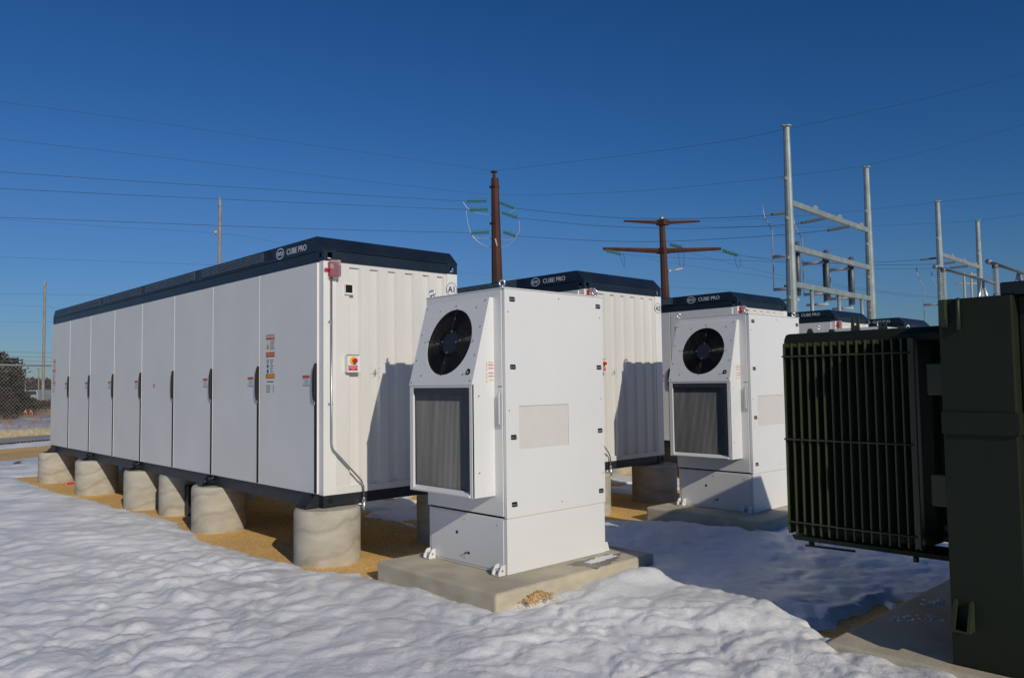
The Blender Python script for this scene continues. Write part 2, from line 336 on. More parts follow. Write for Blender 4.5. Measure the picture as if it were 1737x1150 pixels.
def polar(nr_fac, dth, fn, name, m, rmax=3000):
    rs = [1.0]
    while rs[-1] < rmax: rs.append(rs[-1]*(1 + (nr_fac if rs[-1] < 32 else (.03 if rs[-1] < 120 else .12))))
    th = list(np.arange(math.radians(5), math.radians(87), math.radians(dth)))
    th += list(np.arange(math.radians(87), math.radians(365), math.radians(3)))
    th = np.array(th); rs = np.array(rs); R, T = np.meshgrid(rs, th, indexing='ij')
    X = CAM.x + R*np.cos(T); Y = CAM.y + R*np.sin(T); Z = fn(X, Y)
    n, k = R.shape; v = np.stack([X, Y, Z], -1).reshape(-1, 3)
    i, j = np.meshgrid(np.arange(n-1), np.arange(k), indexing='ij'); j2 = (j+1) % k
    f = np.stack([i*k+j, (i+1)*k+j, (i+1)*k+j2, i*k+j2], -1).reshape(-1, 4)
    cidx = len(v); v = np.vstack([v, [[CAM.x, CAM.y, fn(np.array([CAM.x]), np.array([CAM.y]))[0]]]])
    me = bpy.data.meshes.new(name); me.vertices.add(len(v)); me.vertices.foreach_set('co', v.ravel().astype(np.float32))
    tri = [(cidx, q, (q+1) % k) for q in range(k)]
    nl = len(f)*4 + len(tri)*3; me.loops.add(nl)
    me.loops.foreach_set('vertex_index', np.concatenate([f.ravel(), np.array(tri).ravel()]).astype(np.int32))
    me.polygons.add(len(f)+len(tri))
    me.polygons.foreach_set('loop_start', np.concatenate([np.arange(len(f))*4, len(f)*4+np.arange(len(tri))*3]).astype(np.int32))
    me.polygons.foreach_set('use_smooth', np.ones(len(f)+len(tri), bool))
    me.update(calc_edges=True); me.validate(); me.materials.append(m)
    o = bpy.data.objects.new(name, me); C.objects.link(o); o['kind'] = 'structure'; return o
def gravel_z(x, y):
    near = np.hypot(x-CAM.x, y-CAM.y)
    return terrain(x, y) + (.012*perlin(x*1.3, y*1.3, 41) + .006*perlin(x*7, y*7, 42) + .003*perlin(x*25, y*25, 43))*(near < 60) - .0
polar(.0048, .17, snow_z, 'snow', SNOW)
polar(.011, .4, gravel_z, 'ground', GRAVEL, 2900)
def gz(x, y): return float(gravel_z(np.array([x]), np.array([y]))[0])
def sz(x, y): return max(gz(x, y), float(snow_z(np.array([x]), np.array([y]))[0]))

# loose stones on the gravel where it is close enough to be seen
def stones(name, pts, rlo, rhi, m, label=None, cat=None):
    mb = MB(); ico = [(0,0,1),(.9,0,.4),(.28,.85,.4),(-.72,.53,.4),(-.72,-.53,.4),(.28,-.85,.4),(.72,.53,-.4),(-.28,.85,-.4),(-.9,0,-.4),(-.28,-.85,-.4),(.72,-.53,-.4),(0,0,-1)]
    fc = [(0,1,2),(0,2,3),(0,3,4),(0,4,5),(0,5,1),(1,6,2),(2,6,7),(2,7,3),(3,7,8),(3,8,4),(4,8,9),(4,9,5),(5,9,10),(5,10,1),(1,10,6),(11,7,6),(11,8,7),(11,9,8),(11,10,9),(11,6,10)]
    for (x, y, z) in pts:
        r = random.uniform(rlo, rhi); sx, sy, szz = (random.uniform(.7, 1.3)*r for _ in range(3)); a = random.random()*6.28; ca, sa = math.cos(a), math.sin(a)
        mb.add([(x+(p[0]*sx*ca-p[1]*sy*sa), y+(p[0]*sx*sa+p[1]*sy*ca), z+p[2]*szz*.7) for p in ico], fc)
    o = mb.build(name, m); tag(o, label, cat, kind='stuff'); return o
P = []
xs = np.random.uniform(-.6, 2.2, 16000); ys = np.random.uniform(-1.2, 9, 16000)
sn = snow_z(xs, ys); gr = gravel_z(xs, ys)
for x, y, s_, g_ in zip(xs, ys, sn, gr):
    if s_ < g_ + .004 and not (0 < x < 2.1 and y < -1.1): P.append((x, y, g_ + .002))
stones('loose_gravel', P, .0025, .0065, STONE, 'loose tan stones scattered over the gravel along the first container', 'gravel')
P = [(.42+random.gauss(0, .085), -2.955+random.gauss(0, .022), .0) for _ in range(420)]
P = [(x, min(y, -2.91), .105 + .055*math.exp(-((x-.42)/.1)**2) - abs(y+2.93)*.55 + random.uniform(-.012, .012)) for x, y, _ in P]
stones('stone_heap', P, .004, .010, STONE, 'small heap of orange brown stones at the near corner of the front pad', 'stones')

# ------------------------------------------------------------------ containers
CW, CL, CH = 1.95, 11.68, 2.644
def pitchz(z): return z + .125
def make_container():
    root = empty('battery_container', (0, 0, ZO-.125))
    Z0, Z1 = .125, .125+CH                       # white body bottom / top
    b = MB(); b.box((.03, .06, Z0-.02), (CW-.02, CL-.06, Z1+.05)); b.build('body', WHITE, root)
    for (x0, y0, x1, y1) in ((0, 0, .165, .10), (CW-.165, 0, CW, .10), (0, CL-.10, .165, CL), (CW-.165, CL-.10, CW, CL)):
        p = MB(); p.box((x0, y0, Z0), (x1, y1, Z1)); p.build('corner_post', WHITE, root, .004)
    # corrugated end panel
    pr = [(.166, .012)]; 
    for a, c in ((.34, .50), (.62, .76), (.88, 1.01), (1.13, 1.27), (1.40, 1.52), (1.63, 1.745)):
        pr += [(a, .012), (a+.025, .048), (c-.025, .048), (c, .012)]
    pr += [(CW-.166, .012)]
    n = len(pr); e = MB()
    zb, zt = Z0+.075, Z1-.045
    vs = [(x, y, zb) for x, y in pr] + [(x, y, zt) for x, y in pr]
    e.add(vs, [(i, i+1, i+1+n, i+n) for i in range(n-1)])
    e.box((.165, .004, Z0), (CW-.165, .07, Z0+.075)); e.box((.165, .02, Z1-.045), (CW-.165, .07, Z1))
    e.build('end_panel', CORR, root)
    # dark bottom frame with its outrigger feet
    f = MB(); f.box((.012, .10, -.02), (.11, CL-.1, Z0-.002)); f.box((CW-.11, .10, -.02), (CW-.012, CL-.1, Z0-.002))
    f.box((.17, .012, .0), (CW-.17, .11, Z0-.002)); f.box((.17, CL-.11, 0), (CW-.17, CL-.012, Z0-.002))
    for y in np.arange(.8, CL-.5, .75): f.box((.11, y, .01), (CW-.11, y+.06, Z0-.004))
    f.build('base_frame', BASE, root)
    for (x0, y0) in ((0, 0), (CW-.165, 0), (0, CL-.17), (CW-.165, CL-.17)):
        c = MB(); c.box((x0, y0, 0), (x0+.165, y0+.17, Z0-.003)); 
        ox = x0+.085; c.disc((ox, y0-.0015 if y0 < 1 else y0+.1715, .062), (0, -1 if y0 < 1 else 1, 0), .033, .0015, 16, 1)
        c.build('bottom_corner_casting', [BASE, VOID], root, 0)
    g = MB(); g.prism([(0, .015), (0, .13), (-.05, .125), (-.17, .0), (-.17, -.012), (0, -.012)], 1, .10, .115); g.prism([(0, .015), (0, .13), (-.05, .125), (-.17, .0), (-.17, -.012), (0, -.012)], 1, .30, .315)
    g.box((-.17, .10, -.014), (0, .32, -.002)); g.build('outrigger_foot', BASE, root)
    g = MB(); g.prism([(0, .015), (0, .13), (-.05, .125), (-.17, .0), (-.17, -.012), (0, -.012)], 1, CL-.32, CL-.30); g.box((-.17, CL-.32, -.014), (0, CL-.1, -.002)); g.build('outrigger_foot', BASE, root)
    for y in (3.05, 6.07, 8.72):
        g = MB(); g.tube([(-.01, y-.10, .11), (-.10, y+.02, .0)], .018, 6); g.tube([(-.01, y+.10, .11), (-.10, y+.05, .0)], .018, 6)
        g.box((-.15, y-.05, -.014), (.0, y+.13, .004)); g.tube([(-.012, y-.12, .115), (-.012, y+.14, .115)], .016, 6); g.tube([(-.03, y, .05), (-.03, y+.03, .11)], .03, 8)
        g.build('twist_lock', BLACK, root)
    # top frame, castings
    zr, zc = Z1, Z1+.127
    t = MB(); t.box((.004, .165, zr+.001), (.16, CL-.165, zc-.005)); t.box((CW-.16, .165, zr+.001), (CW-.004, CL-.165, zc-.005))
    t.box((.165, .006, zr+.001), (CW-.165, .15, zc-.005)); t.box((.165, CL-.15, zr+.001), (CW-.165, CL-.006, zc-.005)); t.build('top_frame', NAVY, root)
    for i, (x0, y0) in enumerate(((0, 0), (CW-.165, 0), (0, CL-.165), (CW-.165, CL-.165))):
        # hollow casting: walls with a slot opening on each outer face
        c = MB(); X0, X1, Y0, Y1 = x0, x0+.164, y0, y0+.164
        c.box((X0, Y0, zr+.002), (X1, Y1, zr+.014)); c.box((X0, Y0, zc-.014), (X1, Y1, zc))
        sx, sy = (X0+X1)/2, (Y0+Y1)/2
        for ya, yb in ((Y0, Y0+.012), (Y1-.012, Y1)):
            for xa, xb in ((X0, sx-.03), (sx+.03, X1)): c.box((xa, ya, zr+.014), (xb, yb, zc-.014))
            c.box((sx-.03, ya, zr+.014), (sx+.03, yb, zr+.026)); c.box((sx-.03, ya, zc-.026), (sx+.03, yb, zc-.014))
        for xa, xb in ((X0, X0+.012), (X1-.012, X1)):
            for ya, yb in ((Y0+.012, sy-.03), (sy+.03, Y1-.012)): c.box((xa, ya, zr+.014), (xb, yb, zc-.014))
            c.box((xa, sy-.03, zr+.014), (xb, sy+.03, zr+.026)); c.box((xa, sy-.03, zc-.026), (xb, sy+.03, zc-.014))
        c.build('top_corner_casting', NAVY, root)
    # roof cap with inward sloping sides
    zt2 = zc+.17; lip = .012; e0 = -.006; iy = .148; k = MB()
    ring = lambda i, j, z: [(i, j, z), (CW-i, j, z), (CW-i, CL-j, z), (i, CL-j, z)]
    vs = ring(e0, e0, zc+.001) + ring(e0, e0, zc+lip) + ring(e0+.004, iy, zt2); fs = [(0, 3, 2, 1)]
    for a in (0, 4):
        for q in range(4): fs.append((a+q, a+(q+1) % 4, a+4+(q+1) % 4, a+4+q))
    fs.append((8, 9, 10, 11)); k.add(vs, fs); cap = k.build('roof_cap', NAVY, root, .006)
    up_s = Vector((.004, 0, zt2-zc-lip)).normalized(); nrm = Vector((-1, 0, 0)); H = zt2-zc-lip
    def onslope(y, h, off): return Vector((e0, y, zc+lip)) + up_s*h + nrm*off   # h = height up the side of the cap
    for (y0, y1) in ((1.48, 3.42), (3.68, 5.76), (5.99, 8.01), (8.25, 10.38)):
        for (ya, yb, nm) in ((y0, y1, 1),):
            l = MB(); q = [onslope(ya, .02, .0025), onslope(yb, .02, .0025), onslope(yb, H-.012, .0025), onslope(ya, H-.012, .0025)]
            l.add(q, [(0, 1, 2, 3)], 1)
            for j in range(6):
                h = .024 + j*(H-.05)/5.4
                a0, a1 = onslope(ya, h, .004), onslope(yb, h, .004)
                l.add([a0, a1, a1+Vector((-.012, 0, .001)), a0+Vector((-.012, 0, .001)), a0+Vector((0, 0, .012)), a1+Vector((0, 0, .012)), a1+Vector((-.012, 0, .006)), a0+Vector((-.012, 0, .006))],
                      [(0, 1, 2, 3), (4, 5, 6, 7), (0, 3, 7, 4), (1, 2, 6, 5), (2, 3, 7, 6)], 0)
            for yy in (ya, yb-.03): l.add([onslope(yy, .018, .012), onslope(yy+.03, .018, .012), onslope(yy+.03, H-.01, .012), onslope(yy, H-.01, .012), onslope(yy, .018, .0), onslope(yy+.03, .018, .0), onslope(yy+.03, H-.01, .0), onslope(yy, H-.01, .0)],
                      [(0, 1, 2, 3), (0, 4, 7, 3), (1, 5, 6, 2), (0, 1, 5, 4), (3, 2, 6, 7)], 2)
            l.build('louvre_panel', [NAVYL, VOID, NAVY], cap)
    l = MB()
    for j in range(5):
        h = .03 + j*.026; l.add([onslope(1.22+.02*j, h, .003), onslope(1.40, h, .003), onslope(1.40, h+.011, .003), onslope(1.22+.02*j, h+.011, .003)], [(0, 1, 2, 3)])
    l.build('vent_slot', VOID, cap)
    # logo oval and lettering
    lg = MB(); N = 40; cy, ch = 1.034, .066
    o_ = []; i_ = []
    for q in range(N):
        t = 2*PI*q/N; o_.append(onslope(cy-.102*math.cos(t), ch+.068*math.sin(t), .0022)); i_.append(onslope(cy-.090*math.cos(t), ch+.056*math.sin(t), .0022))
    lg.add(o_+i_, [(q, (q+1) % N, N+(q+1) % N, N+q) for q in range(N)]); logo = lg.build('logo_oval', GREYL, cap)
    text('logo_letters', 'BYD', .068, onslope(cy+.003, ch-.024, .002), (0, -1, 0), up_s, GREYL, cap, 'CENTER', squash=1.12, bold=.0012)
    text('lettering', 'CUBE PRO', .1, onslope(.870, .030, .002), (0, -1, 0), up_s, GREYL, cap, 'LEFT', squash=1.05, bold=.0006)
    # doors
    pit = (CL-.103)/8
    for k_ in range(8):
        y0 = .105 + k_*pit; y1 = y0 + pit - .018
        d = MB(); d.box((-.022, y0, Z0+.012), (.028, y1, Z1-.012)); door = d.build('door', WHITE, root, .003)
        g = MB(); top = 1.50 if k_ < 8 else 0
        g.box((-.0245, y0+.006, Z0+.02), (-.0221, y0+.062, Z0+top-.02)); g.build('gasket_strip', GASK, door)
        h = MB(); z_a, z_b = Z0+1.06, Z0+1.485
        prof = [(y0+.012, z_a), (y0+.012, z_b), (y0+.036, z_b-.03), (y0+.062, z_b-.10), (y0+.072, z_b-.2), (y0+.070, z_a+.1), (y0+.058, z_a+.03), (y0+.04, z_a+.0)]
        h.prism(prof, 0, -.050, -.0246); h.box((-.030, y0+.045, z_a-.05), (-.0223, y0+.075, z_a-.002), 1)
        h.build('door_handle', [BLACK, STEEL], door, .004)
        if k_ != 3:
            s = MB(); s.box((-.0228, y0+.17, Z0+1.315), (-.0222, y0+.335, Z0+1.35)); s.build('warning_sticker', ORANGE, door)
            s = MB(); s.box((-.0227, y0+.17, Z0+1.245), (-.0222, y0+.335, Z0+1.312), 0); 
            for j in range(5): s.box((-.0233, y0+.182+.02*(j % 2), Z0+1.298-.011*j), (-.0228, y0+.325-.028*((j*7) % 3), Z0+1.301-.011*j), 1)
            s.box((-.0233, y0+.17, Z0+1.228), (-.0222, y0+.335, Z0+1.236), 1); s.build('instruction_sticker', [PAPER, INK], door)
        else:
            s = MB(); s.box((-.0228, y0+.82, Z0+1.235), (-.0222, y0+.90, Z0+1.285)); s.build('red_label', RED, door)
            text('red_label_text', 'STOP', .03, (-.023, y0+.86, Z0+1.25), LX, LY, PAPER, door, 'CENTER')
        if k_ in (0, 7):
            hazard(door, -.0222, 1.37 if k_ == 0 else y1-.12, Z0, 0.235 if k_ == 0 else .235)
    # fittings on the end
    v = MB(); v.box((.275, -.012, Z0+2.275), (.40, .015, Z0+2.392), 0); v.box((.279, -.0135, Z0+2.297), (.368, -.0121, Z0+2.388), 1)
    v.build('vent_window', [WHITE, VOID], root)
    s = MB(); s.box((.277, -.055, Z0+1.375), (.452, .02, Z0+1.568)); s.box((.29, -.04, Z0+1.5685), (.44, .0, Z0+1.578), 1); st = s.build('emergency_stop_box', [WHITE, INK], root, .004)
    s = MB(); s.disc((.352, -.0555, Z0+1.512), (0, -1, 0), .044, .012, 24); s.build('stop_button_collar', YELLOW, st)
    s = MB(); s.disc((.356, -.068, Z0+1.51), (0, -1, 0), .027, .035, 20); s.build('stop_button', REDL, st)
    s = MB(); s.box((.288, -.0565, Z0+1.397), (.408, -.0553, Z0+1.457)); pl = s.build('stop_plate', RED, st)
    for j, tx in enumerate(('EMERGENCY', 'SHUTDOWN', 'STOP')): text('plate_text', tx, .018, (.348, -.057, Z0+1.44-.017*j), EX, EY, PAPER, pl, 'CENTER')
    s = MB(); s.box((.035, -.006, Z0+2.44), (.165, .0, Z0+2.60), 0); s.box((.05, -.06, Z0+2.47), (.155, -.006, Z0+2.63), 1); s.box((.06, -.066, Z0+2.55), (.085, -.06, Z0+2.60), 0)
    s.box((.0, -.045, Z0+2.53), (.05, -.02, Z0+2.555), 1)
    al = s.build('strobe_alarm', [PAPER, REDL], root, .006)
    s = MB(); s.box((.04, -.10, Z0+2.457), (.175, -.055, Z0+2.655)); cvr = s.build('alarm_cover', CLEAR, al, .02)
    s = MB(); s.tube([(.084, -.03, Z0+2.46), (.084, -.03, Z0+.60), (.09, -.03, Z0+.545), (.105, -.031, Z0+.505), (.42, -.034, Z0+.185), (.47, -.035, Z0+.13), (.497, -.036, Z0+.06), (.502, -.036, Z0-.06)], .0105, 10)
    cd_ = s.build('conduit', STEEL, root)
    s = MB(); s.tube([(.502, -.036, Z0-.06), (.502, -.036, Z0-.085)], .016, 10); s.tube([(.502, -.038, Z0-.085), (.502, -.038, Z0-.18), (.498, -.03, Z0-.205)], .025, 10)
    s.tube([(.502, -.02, Z0-.14), (.43, .03, Z0-.14)], .014, 8); s.build('conduit_fitting', ZINC, cd_)
    for z in (1.02, 1.95):
        s = MB(); s.box((.055, -.004, Z0+z-.012), (.115, .0, Z0+z+.012)); s.torus((.084, -.03, Z0+z), (0, 0, 1), .014, .005); s.build('conduit_clamp', ZINC, cd_)
    # target mark
    s = MB(); cx, cz = .695, Z0+1.374; yy = .0095
    s.box((cx-.045, yy, cz-.002), (cx+.045, .0119, cz+.002)); s.box((cx-.002, yy-.0004, cz-.045), (cx+.002, .0119, cz+.045))
    for dx in (-.055, .055):
        for dz in (-.055, .055): s.box((cx+dx-.008, yy, cz+dz-.0015), (cx+dx+.008, .0119, cz+dz+.0015))
    s.box((cx-.009, yy-.0006, cz+.012), (cx+.009, .0119, cz+.02)); s.box((cx-.009, yy-.0006, cz-.02), (cx+.009, .0119, cz-.012))
    s.build('alignment_mark', INK, root)
    return root
def hazard(par, x, y, Z0, wd):
    z = Z0+1.87; e = .0006
    def bar(h, m, nm, t=None, ts=.05, tc=PAPER):
        nonlocal z
        s = MB(); s.box((x-e, y-wd, z-h), (x, y, z)); o = s.build(nm, m, par)
        if t: text(nm+'_text', t, ts, (x-e-.0012, y-wd/2-.01, z-h*.72), LX, LY, tc, o, 'CENTER')
        z -= h
    bar(.065, RED, 'danger_sign', 'DANGER', .062)
    z -= .045
    s = MB(); s.add([(x-e, y-.0, z-.075), (x-e, y-.10, z-.075), (x-e, y-.05, z+.015)], [(0, 1, 2)]); 
    s.build('warning_triangle', YELLOW, par)
    s = MB(); s.add([(x-e-.001, y-.043, z-.06), (x-e-.001, y-.058, z-.06), (x-e-.001, y-.05, z-.005)], [(0, 1, 2)]);
    for j in range(5): s.box((x-e, y-.23+.01*(j % 3), z+.02-.024*j), (x, y-.115, z+.028-.024*j))
    s.build('danger_text', INK, par)
    z -= .11
    bar(.062, ORANGE, 'warning_sign', 'WARNING', .045, ORANGE_T)
    z -= .02
    for j in range(3):
        s = MB(); s.disc((x, y-.05, z-.03-.062*j), (-1, 0, 0), .026, .0008, 20); s.build('duty_symbol', BLUEP, par)
        if j == 0:
            q = MB(); q.disc((x-.0009, y-.05, z-.03), (-1, 0, 0), .012, .0006, 12); q.build('duty_symbol_mark', PAPER, par)
    s = MB()
    for j in range(7): s.box((x-e, y-.2+.012*(j % 3), z-.022-.024*j), (x, y-.115, z-.014-.024*j))
    s.build('duty_text', INK, par)
    z -= .185
    bar(.06, ORANGE2, 'notice_sign', 'NOTICE', .045, YELLOW)
    s = MB(); s.box((x-e, y-.21, z-.045), (x, y-.03, z-.033))
    for j in range(5): s.box((x-e, y-.125+.01*(j % 2), z-.09-.02*j), (x, y-.01, z-.083-.02*j)); s.box((x-e, y-.215, z-.09-.02*j), (x, y-.185, z-.083-.02*j))
    s.build('data_table', INK, par)
ORANGE_T = mat('orange_pale_print', (.7, .3, .2), .5); ORANGE2 = mat('orange_notice', (.6, .17, .03), .5)
cont = make_container()
CPOS = [(0, 0), (4.4414, .0074), (8.9639, .0965), (14.5583, .733), (18.7568, .664)]
clabels = ['longest looking white battery container in front, round A1 sign on its corrugated end',
           'second white battery container with round A2 sign, behind the front white cooling cabinet',
           'third white battery container, right behind the second cooling cabinet',
           'fourth battery container whose dark roof shows above the front of the green transformer',
           'farthest battery container, only its low dark roof edge visible near the transformer']
conts = [cont] + [copy_tree(cont) for _ in CPOS[1:]]
for i, (x, y) in enumerate(CPOS):
    c = conts[i]
    c.location = (x, y, ZO-.125); tag(c, clabels[i], 'battery container', 'battery containers in a row')
    if i < 2:
        s = MB(); N = 32; cx, cz, R = 1.857, .125+2.447, .088
        vs = [(cx, -.0012, cz)] + [(cx+R*math.cos(2*PI*k/N), -.0012, cz+R*math.sin(2*PI*k/N)) for k in range(N)]
        s.add(vs, [(0, 1+k, 1+(k+1) % N) for k in range(N)], 0)
        R2 = R-.006; o2 = [(cx+R*math.cos(2*PI*k/N), -.002, cz+R*math.sin(2*PI*k/N)) for k in range(N)]+[(cx+R2*math.cos(2*PI*k/N), -.002, cz+R2*math.sin(2*PI*k/N)) for k in range(N)]
        s.add(o2, [(k, (k+1) % N, N+(k+1) % N, N+k) for k in range(N)], 1)
        sg = s.build('number_sign', [PAPER, INK], c)
        text('number_text', 'A%d' % (i+1), .105, (cx+.002, -.003, cz-.037), EX, EY, INK, sg, 'CENTER', bold=.0025)

# ------------------------------------------------------------------ concrete piers
def pier(x, y, R, ztop, label):
    N = 40; m = MB(); rings = [(R, -.1), (R, .25), (R*1.004, ztop-.06), (R*.985, ztop-.022), (R*.95, ztop-.004), (0.0, ztop)]
    ph = random.random()*6; vs = []; 
    for (r, z) in rings[:-1]:
        for k in range(N):
            t = 2*PI*k/N; rr = r*(1+.006*math.sin(3*t+ph)+.003*math.sin(7*t)); vs.append((rr*math.cos(t), rr*math.sin(t), z))
    vs.append((0, 0, ztop)); fs = []
    for i in range(len(rings)-2):
        for k in range(N): fs.append((i*N+k, i*N+(k+1) % N, (i+1)*N+(k+1) % N, (i+1)*N+k))
    o0 = (len(rings)-2)*N
    m.add(vs, fs, 0, True); m.add([vs[o0+k] for k in range(N)]+[(0, 0, ztop)], [(k, (k+1) % N, N) for k in range(N)])
    o = m.build('concrete_pier', CONC, loc=(x, y, 0)); tag(o, label, 'concrete pier', 'round concrete piers under the containers'); return o
PT = ZO-.125-.015
_p = atz(300, 873, .0); _h = Vector((_p.x-CAM.x, _p.y-CAM.y, 0)).normalized()
pier(_p.x+_h.x*.27, _p.y+_h.y*.27, .27, ZO-.14, 'slimmer concrete pier showing just behind the third pier of the front container')
names = ['nearest', 'second', 'third', 'fourth', 'farthest']
cname = ['front A1 container', 'A2 container', 'third container', 'fourth container', 'farthest container']
for ci, (X, Y) in enumerate(CPOS):
    for k, (px, py, R) in enumerate(((.12, .13, .37), (.12, 3.07, .37), (.12, 6.07, .33), (.12, 8.75, .375), (.12, 11.56, .38))):
        if ci >= 3 and k > 1: continue
        pier(X+px, Y+py, R, PT, '%s concrete pier under the left long side of the %s' % (names[k], cname[ci]))
        if ci < 3: pier(X+CW-.12, Y+py, R, PT, '%s concrete pier under the right long side of the %s' % (names[k], cname[ci]))

# ------------------------------------------------------------------ pads and cooling cabinets
PADZ = ZO-.5465
def pad(x0, y0, x1, y1, zt, name, label, th=.30, cat='concrete pad', grp='concrete pads of the cooling cabinets'):
    nx, ny = 26, 24; m = MB(); r = .03
    vs = []; 
    m.box((x0, y0, zt-th), (x1, y1, zt)); o = m.build(name, CONP, None, .03); o.modifiers['bevel'].segments = 3
    return tag(o, label, cat, grp)
CAB = [(.4762, -2.4923), (5.0641, -2.3851), (9.60, -2.33), (15.1, -1.75)]
pl_ = ['front concrete pad, sunlit, standing in snow under the nearest cooling cabinet', 'shaded concrete pad under the second cooling cabinet',
       'concrete pad under the third cooling cabinet behind the transformer', 'concrete pad under the farthest cooling cabinet behind the transformer']
PADS = [pad(x-.49, y-.385, x+1.72, y+1.42, PADZ, 'concrete_pad', pl_[i]) for i, (x, y) in enumerate(CAB)]
PAD1 = PADS[0]
def make_cabinet():
    root = empty('cooling_cabinet', (0, 0, PADZ)); W_, D_, H_ = 1.4205, 1.2055, 2.681
    b = MB(); b.box((.012, .012, .003), (W_-.012, D_-.012, .515)); b.build('base_plinth', WHITEC, root, .003)
    b = MB(); b.box((.0, .046, .535), (W_, D_, H_-.012)); b.box((.02, .06, .515), (W_-.02, D_-.02, .535), 1); b.build('cabinet_body', [WHITEC, VOID], root, .004)
    b = MB(); b.box((-.004, -.004, H_-.0115), (W_+.004, D_+.004, H_)); b.build('top_cover', WHITEC, root, .003)
    d = MB(); d.box((.006, .002, .519), (W_-.006, .040, H_-.014)); d.box((.03, .040, .56), (W_-.03, .046, H_-.03), 1); door = d.build('front_door', [WHITEC, VOID], root, .003)
    # base side panel with screws
    s = MB(); s.box((.006, .06, .03), (.0118, D_-.05, .50)); bp = s.build('base_side_panel', WHITEC, root, .001)
    for y in (.14, .62, 1.08):
        for z in (.08, .45): MB().disc((.006, y, z), (-1, 0, 0), .009, .004, 10).build('screw', ZINC, bp)
    MB().disc((.0058, .74, .31), (-1, 0, 0), .017, .002, 16).build('cable_plug', BLACK, bp); s = MB(); s.disc((.0058, .56, .13), (-1, 0, 0), .014, .002, 16); s.tube([(.006, .565, .135), (-.02, .6, .128)], .006, 6); s.build('cable_plug', BLACK, bp)
    # beige window panel in the door, latches
    s = MB(); s.box((.175, -.0006, 1.155), (.857, .0018, 1.556)); s.build('inset_panel', BEIGE, door)
    s = MB(); s.box((.172, -.0003, 1.5565), (.860, .0018, 1.559)); s.box((.8575, -.0003, 1.153), (.860, .0018, 1.556)); s.build('inset_panel_edge', INK, door)
    for x in (.10, 1.345):
        for z in (2.572, 1.93, 1.27, .645):
            s = MB(); s.box((x-.034, -.0008, z-.022), (x+.034, .0018, z+.022), 0); s.box((x-.03, -.010, z-.012), (x+.03, -.001, z+.006), 1); s.box((x-.02, -.014, z-.018), (x+.026, -.001, z-.012), 0); s.build('latch', [BLACK, STEEL], door)
    for (x, z) in ((.045, 2.45), (.05, 1.52), (.75, .60), (1.37, 2.45), (1.37, 1.6), (1.38, .83), (.745, 2.615)): MB().disc((x, .0016, z), (0, -1, 0), .006, .003, 8).build('screw', INK, door)
    # eyebolts
    for (x, y) in ((.03, .06), (.03, D_-.06), (W_-.05, .06), (W_-.05, D_-.06)):
        s = MB(); s.tube([(x, y, H_), (x, y, H_+.014)], .024, 12); s.torus((x, y, H_+.045), (1, .9, 0), .026, .010, 18, 8); s.build('lifting_eye', ZINC, root)
    # corner hold-down lugs
    for (y, sgn) in ((.035, 1), (D_-.035, -1)):
        s = MB(); pf = [(.0, .004), (.0, .10), (-.045, .095), (-.085, .035), (-.085, .004)]
        for o_ in (0, .085): yy = y+sgn*o_; s.prism(pf, 1, yy-.006, yy+.006)
        s.box((-.085, min(y, y+sgn*.085), .004), (.0, max(y, y+sgn*.085), .012)); lu = s.build('hold_down_bracket', WHITEC, root, .001)
        s = MB(); s.tube([(-.04, min(y, y+sgn*.085)-.010, .05), (-.04, max(y, y+sgn*.085)+.010, .05)], .011, 10); s.build('bracket_bolt', ZINC, lu)
    s = MB(); s.prism([(W_, .004), (W_, .10), (W_+.045, .095), (W_+.075, .004)], 1, .03, .045); s.box((W_, .03, .004), (W_+.075, .09, .014)); s.build('hold_down_bracket', WHITEC, root)
    # side handle recess by the door edge
    s = MB(); s.box((-.0012, .045, 1.742), (-.0002, .105, 1.75)); s.build('handle_slot', BLACK, root)
    s = MB(); s.prism([(.05, 1.36), (.05, 1.70), (.075, 1.70), (.12, 1.60), (.14, 1.36), (.115, 1.345)], 0, -.006, -.0005); hp = s.build('handle_plate', STEEL_P, root)
    s = MB(); s.tube([(-.006, .066, 1.385), (-.022, .066, 1.40), (-.022, .066, 1.67), (-.006, .066, 1.69)], .0065, 8); s.build('pull_handle', WHITEC, hp)
    # air conditioner hood on the left side
    y0, y1, xf, zb, zm, zt, xt = .152, 1.122, -.279, .722, 1.775, 2.595, -.05
    h = MB(); t = .012
    for ya, yb in ((y0, y0+t), (y1-t, y1)): h.prism([(-.0005, zb), (xf, zb), (xf, zm), (xt, zt), (-.0005, zt)], 1, ya, yb)
    h.box((xf, y0+t, zb), (-.0005, y1-t, zb+t)); h.box((xt, y0+t, zt-t), (-.0005, y1-t, zt)); h.box((-.003, y0+t, zb+t), (-.0005, y1-t, zt-t))
    hood = h.build('air_conditioner', WHITEC, root, .002)
    # coil frame: lower opening
    fa, fb, ga, gb = y0+.04, y1-.055, zb+.055, zm-.035
    s = MB(); s.box((xf-.004, y0, zb), (xf+.02, fa, zm)); s.box((xf-.004, fb, zb), (xf+.02, y1, zm)); s.box((xf-.004, fa, gb), (xf+.02, fb, zm)); s.prism([(xf-.004, zb), (xf-.018, zb+.012), (xf-.018, zb+.02), (xf+.03, ga), (xf+.03, zb)], 1, fa, fb)
    s.build('coil_frame', WHITEC, hood, .002)
    s = MB(); nC = 46; pts = []
    for i in range(nC*2+1): pts.append((fa+(fb-fa)*i/(nC*2), xf+.040+(.016 if i % 2 else 0)))
    vs = [(x, y, ga) for y, x in pts] + [(x, y, gb) for y, x in pts]; n_ = len(pts)
    s.add(vs, [(i, i+1, i+1+n_, i+n_) for i in range(n_-1)]); s.build('condenser_coil', COIL, hood)
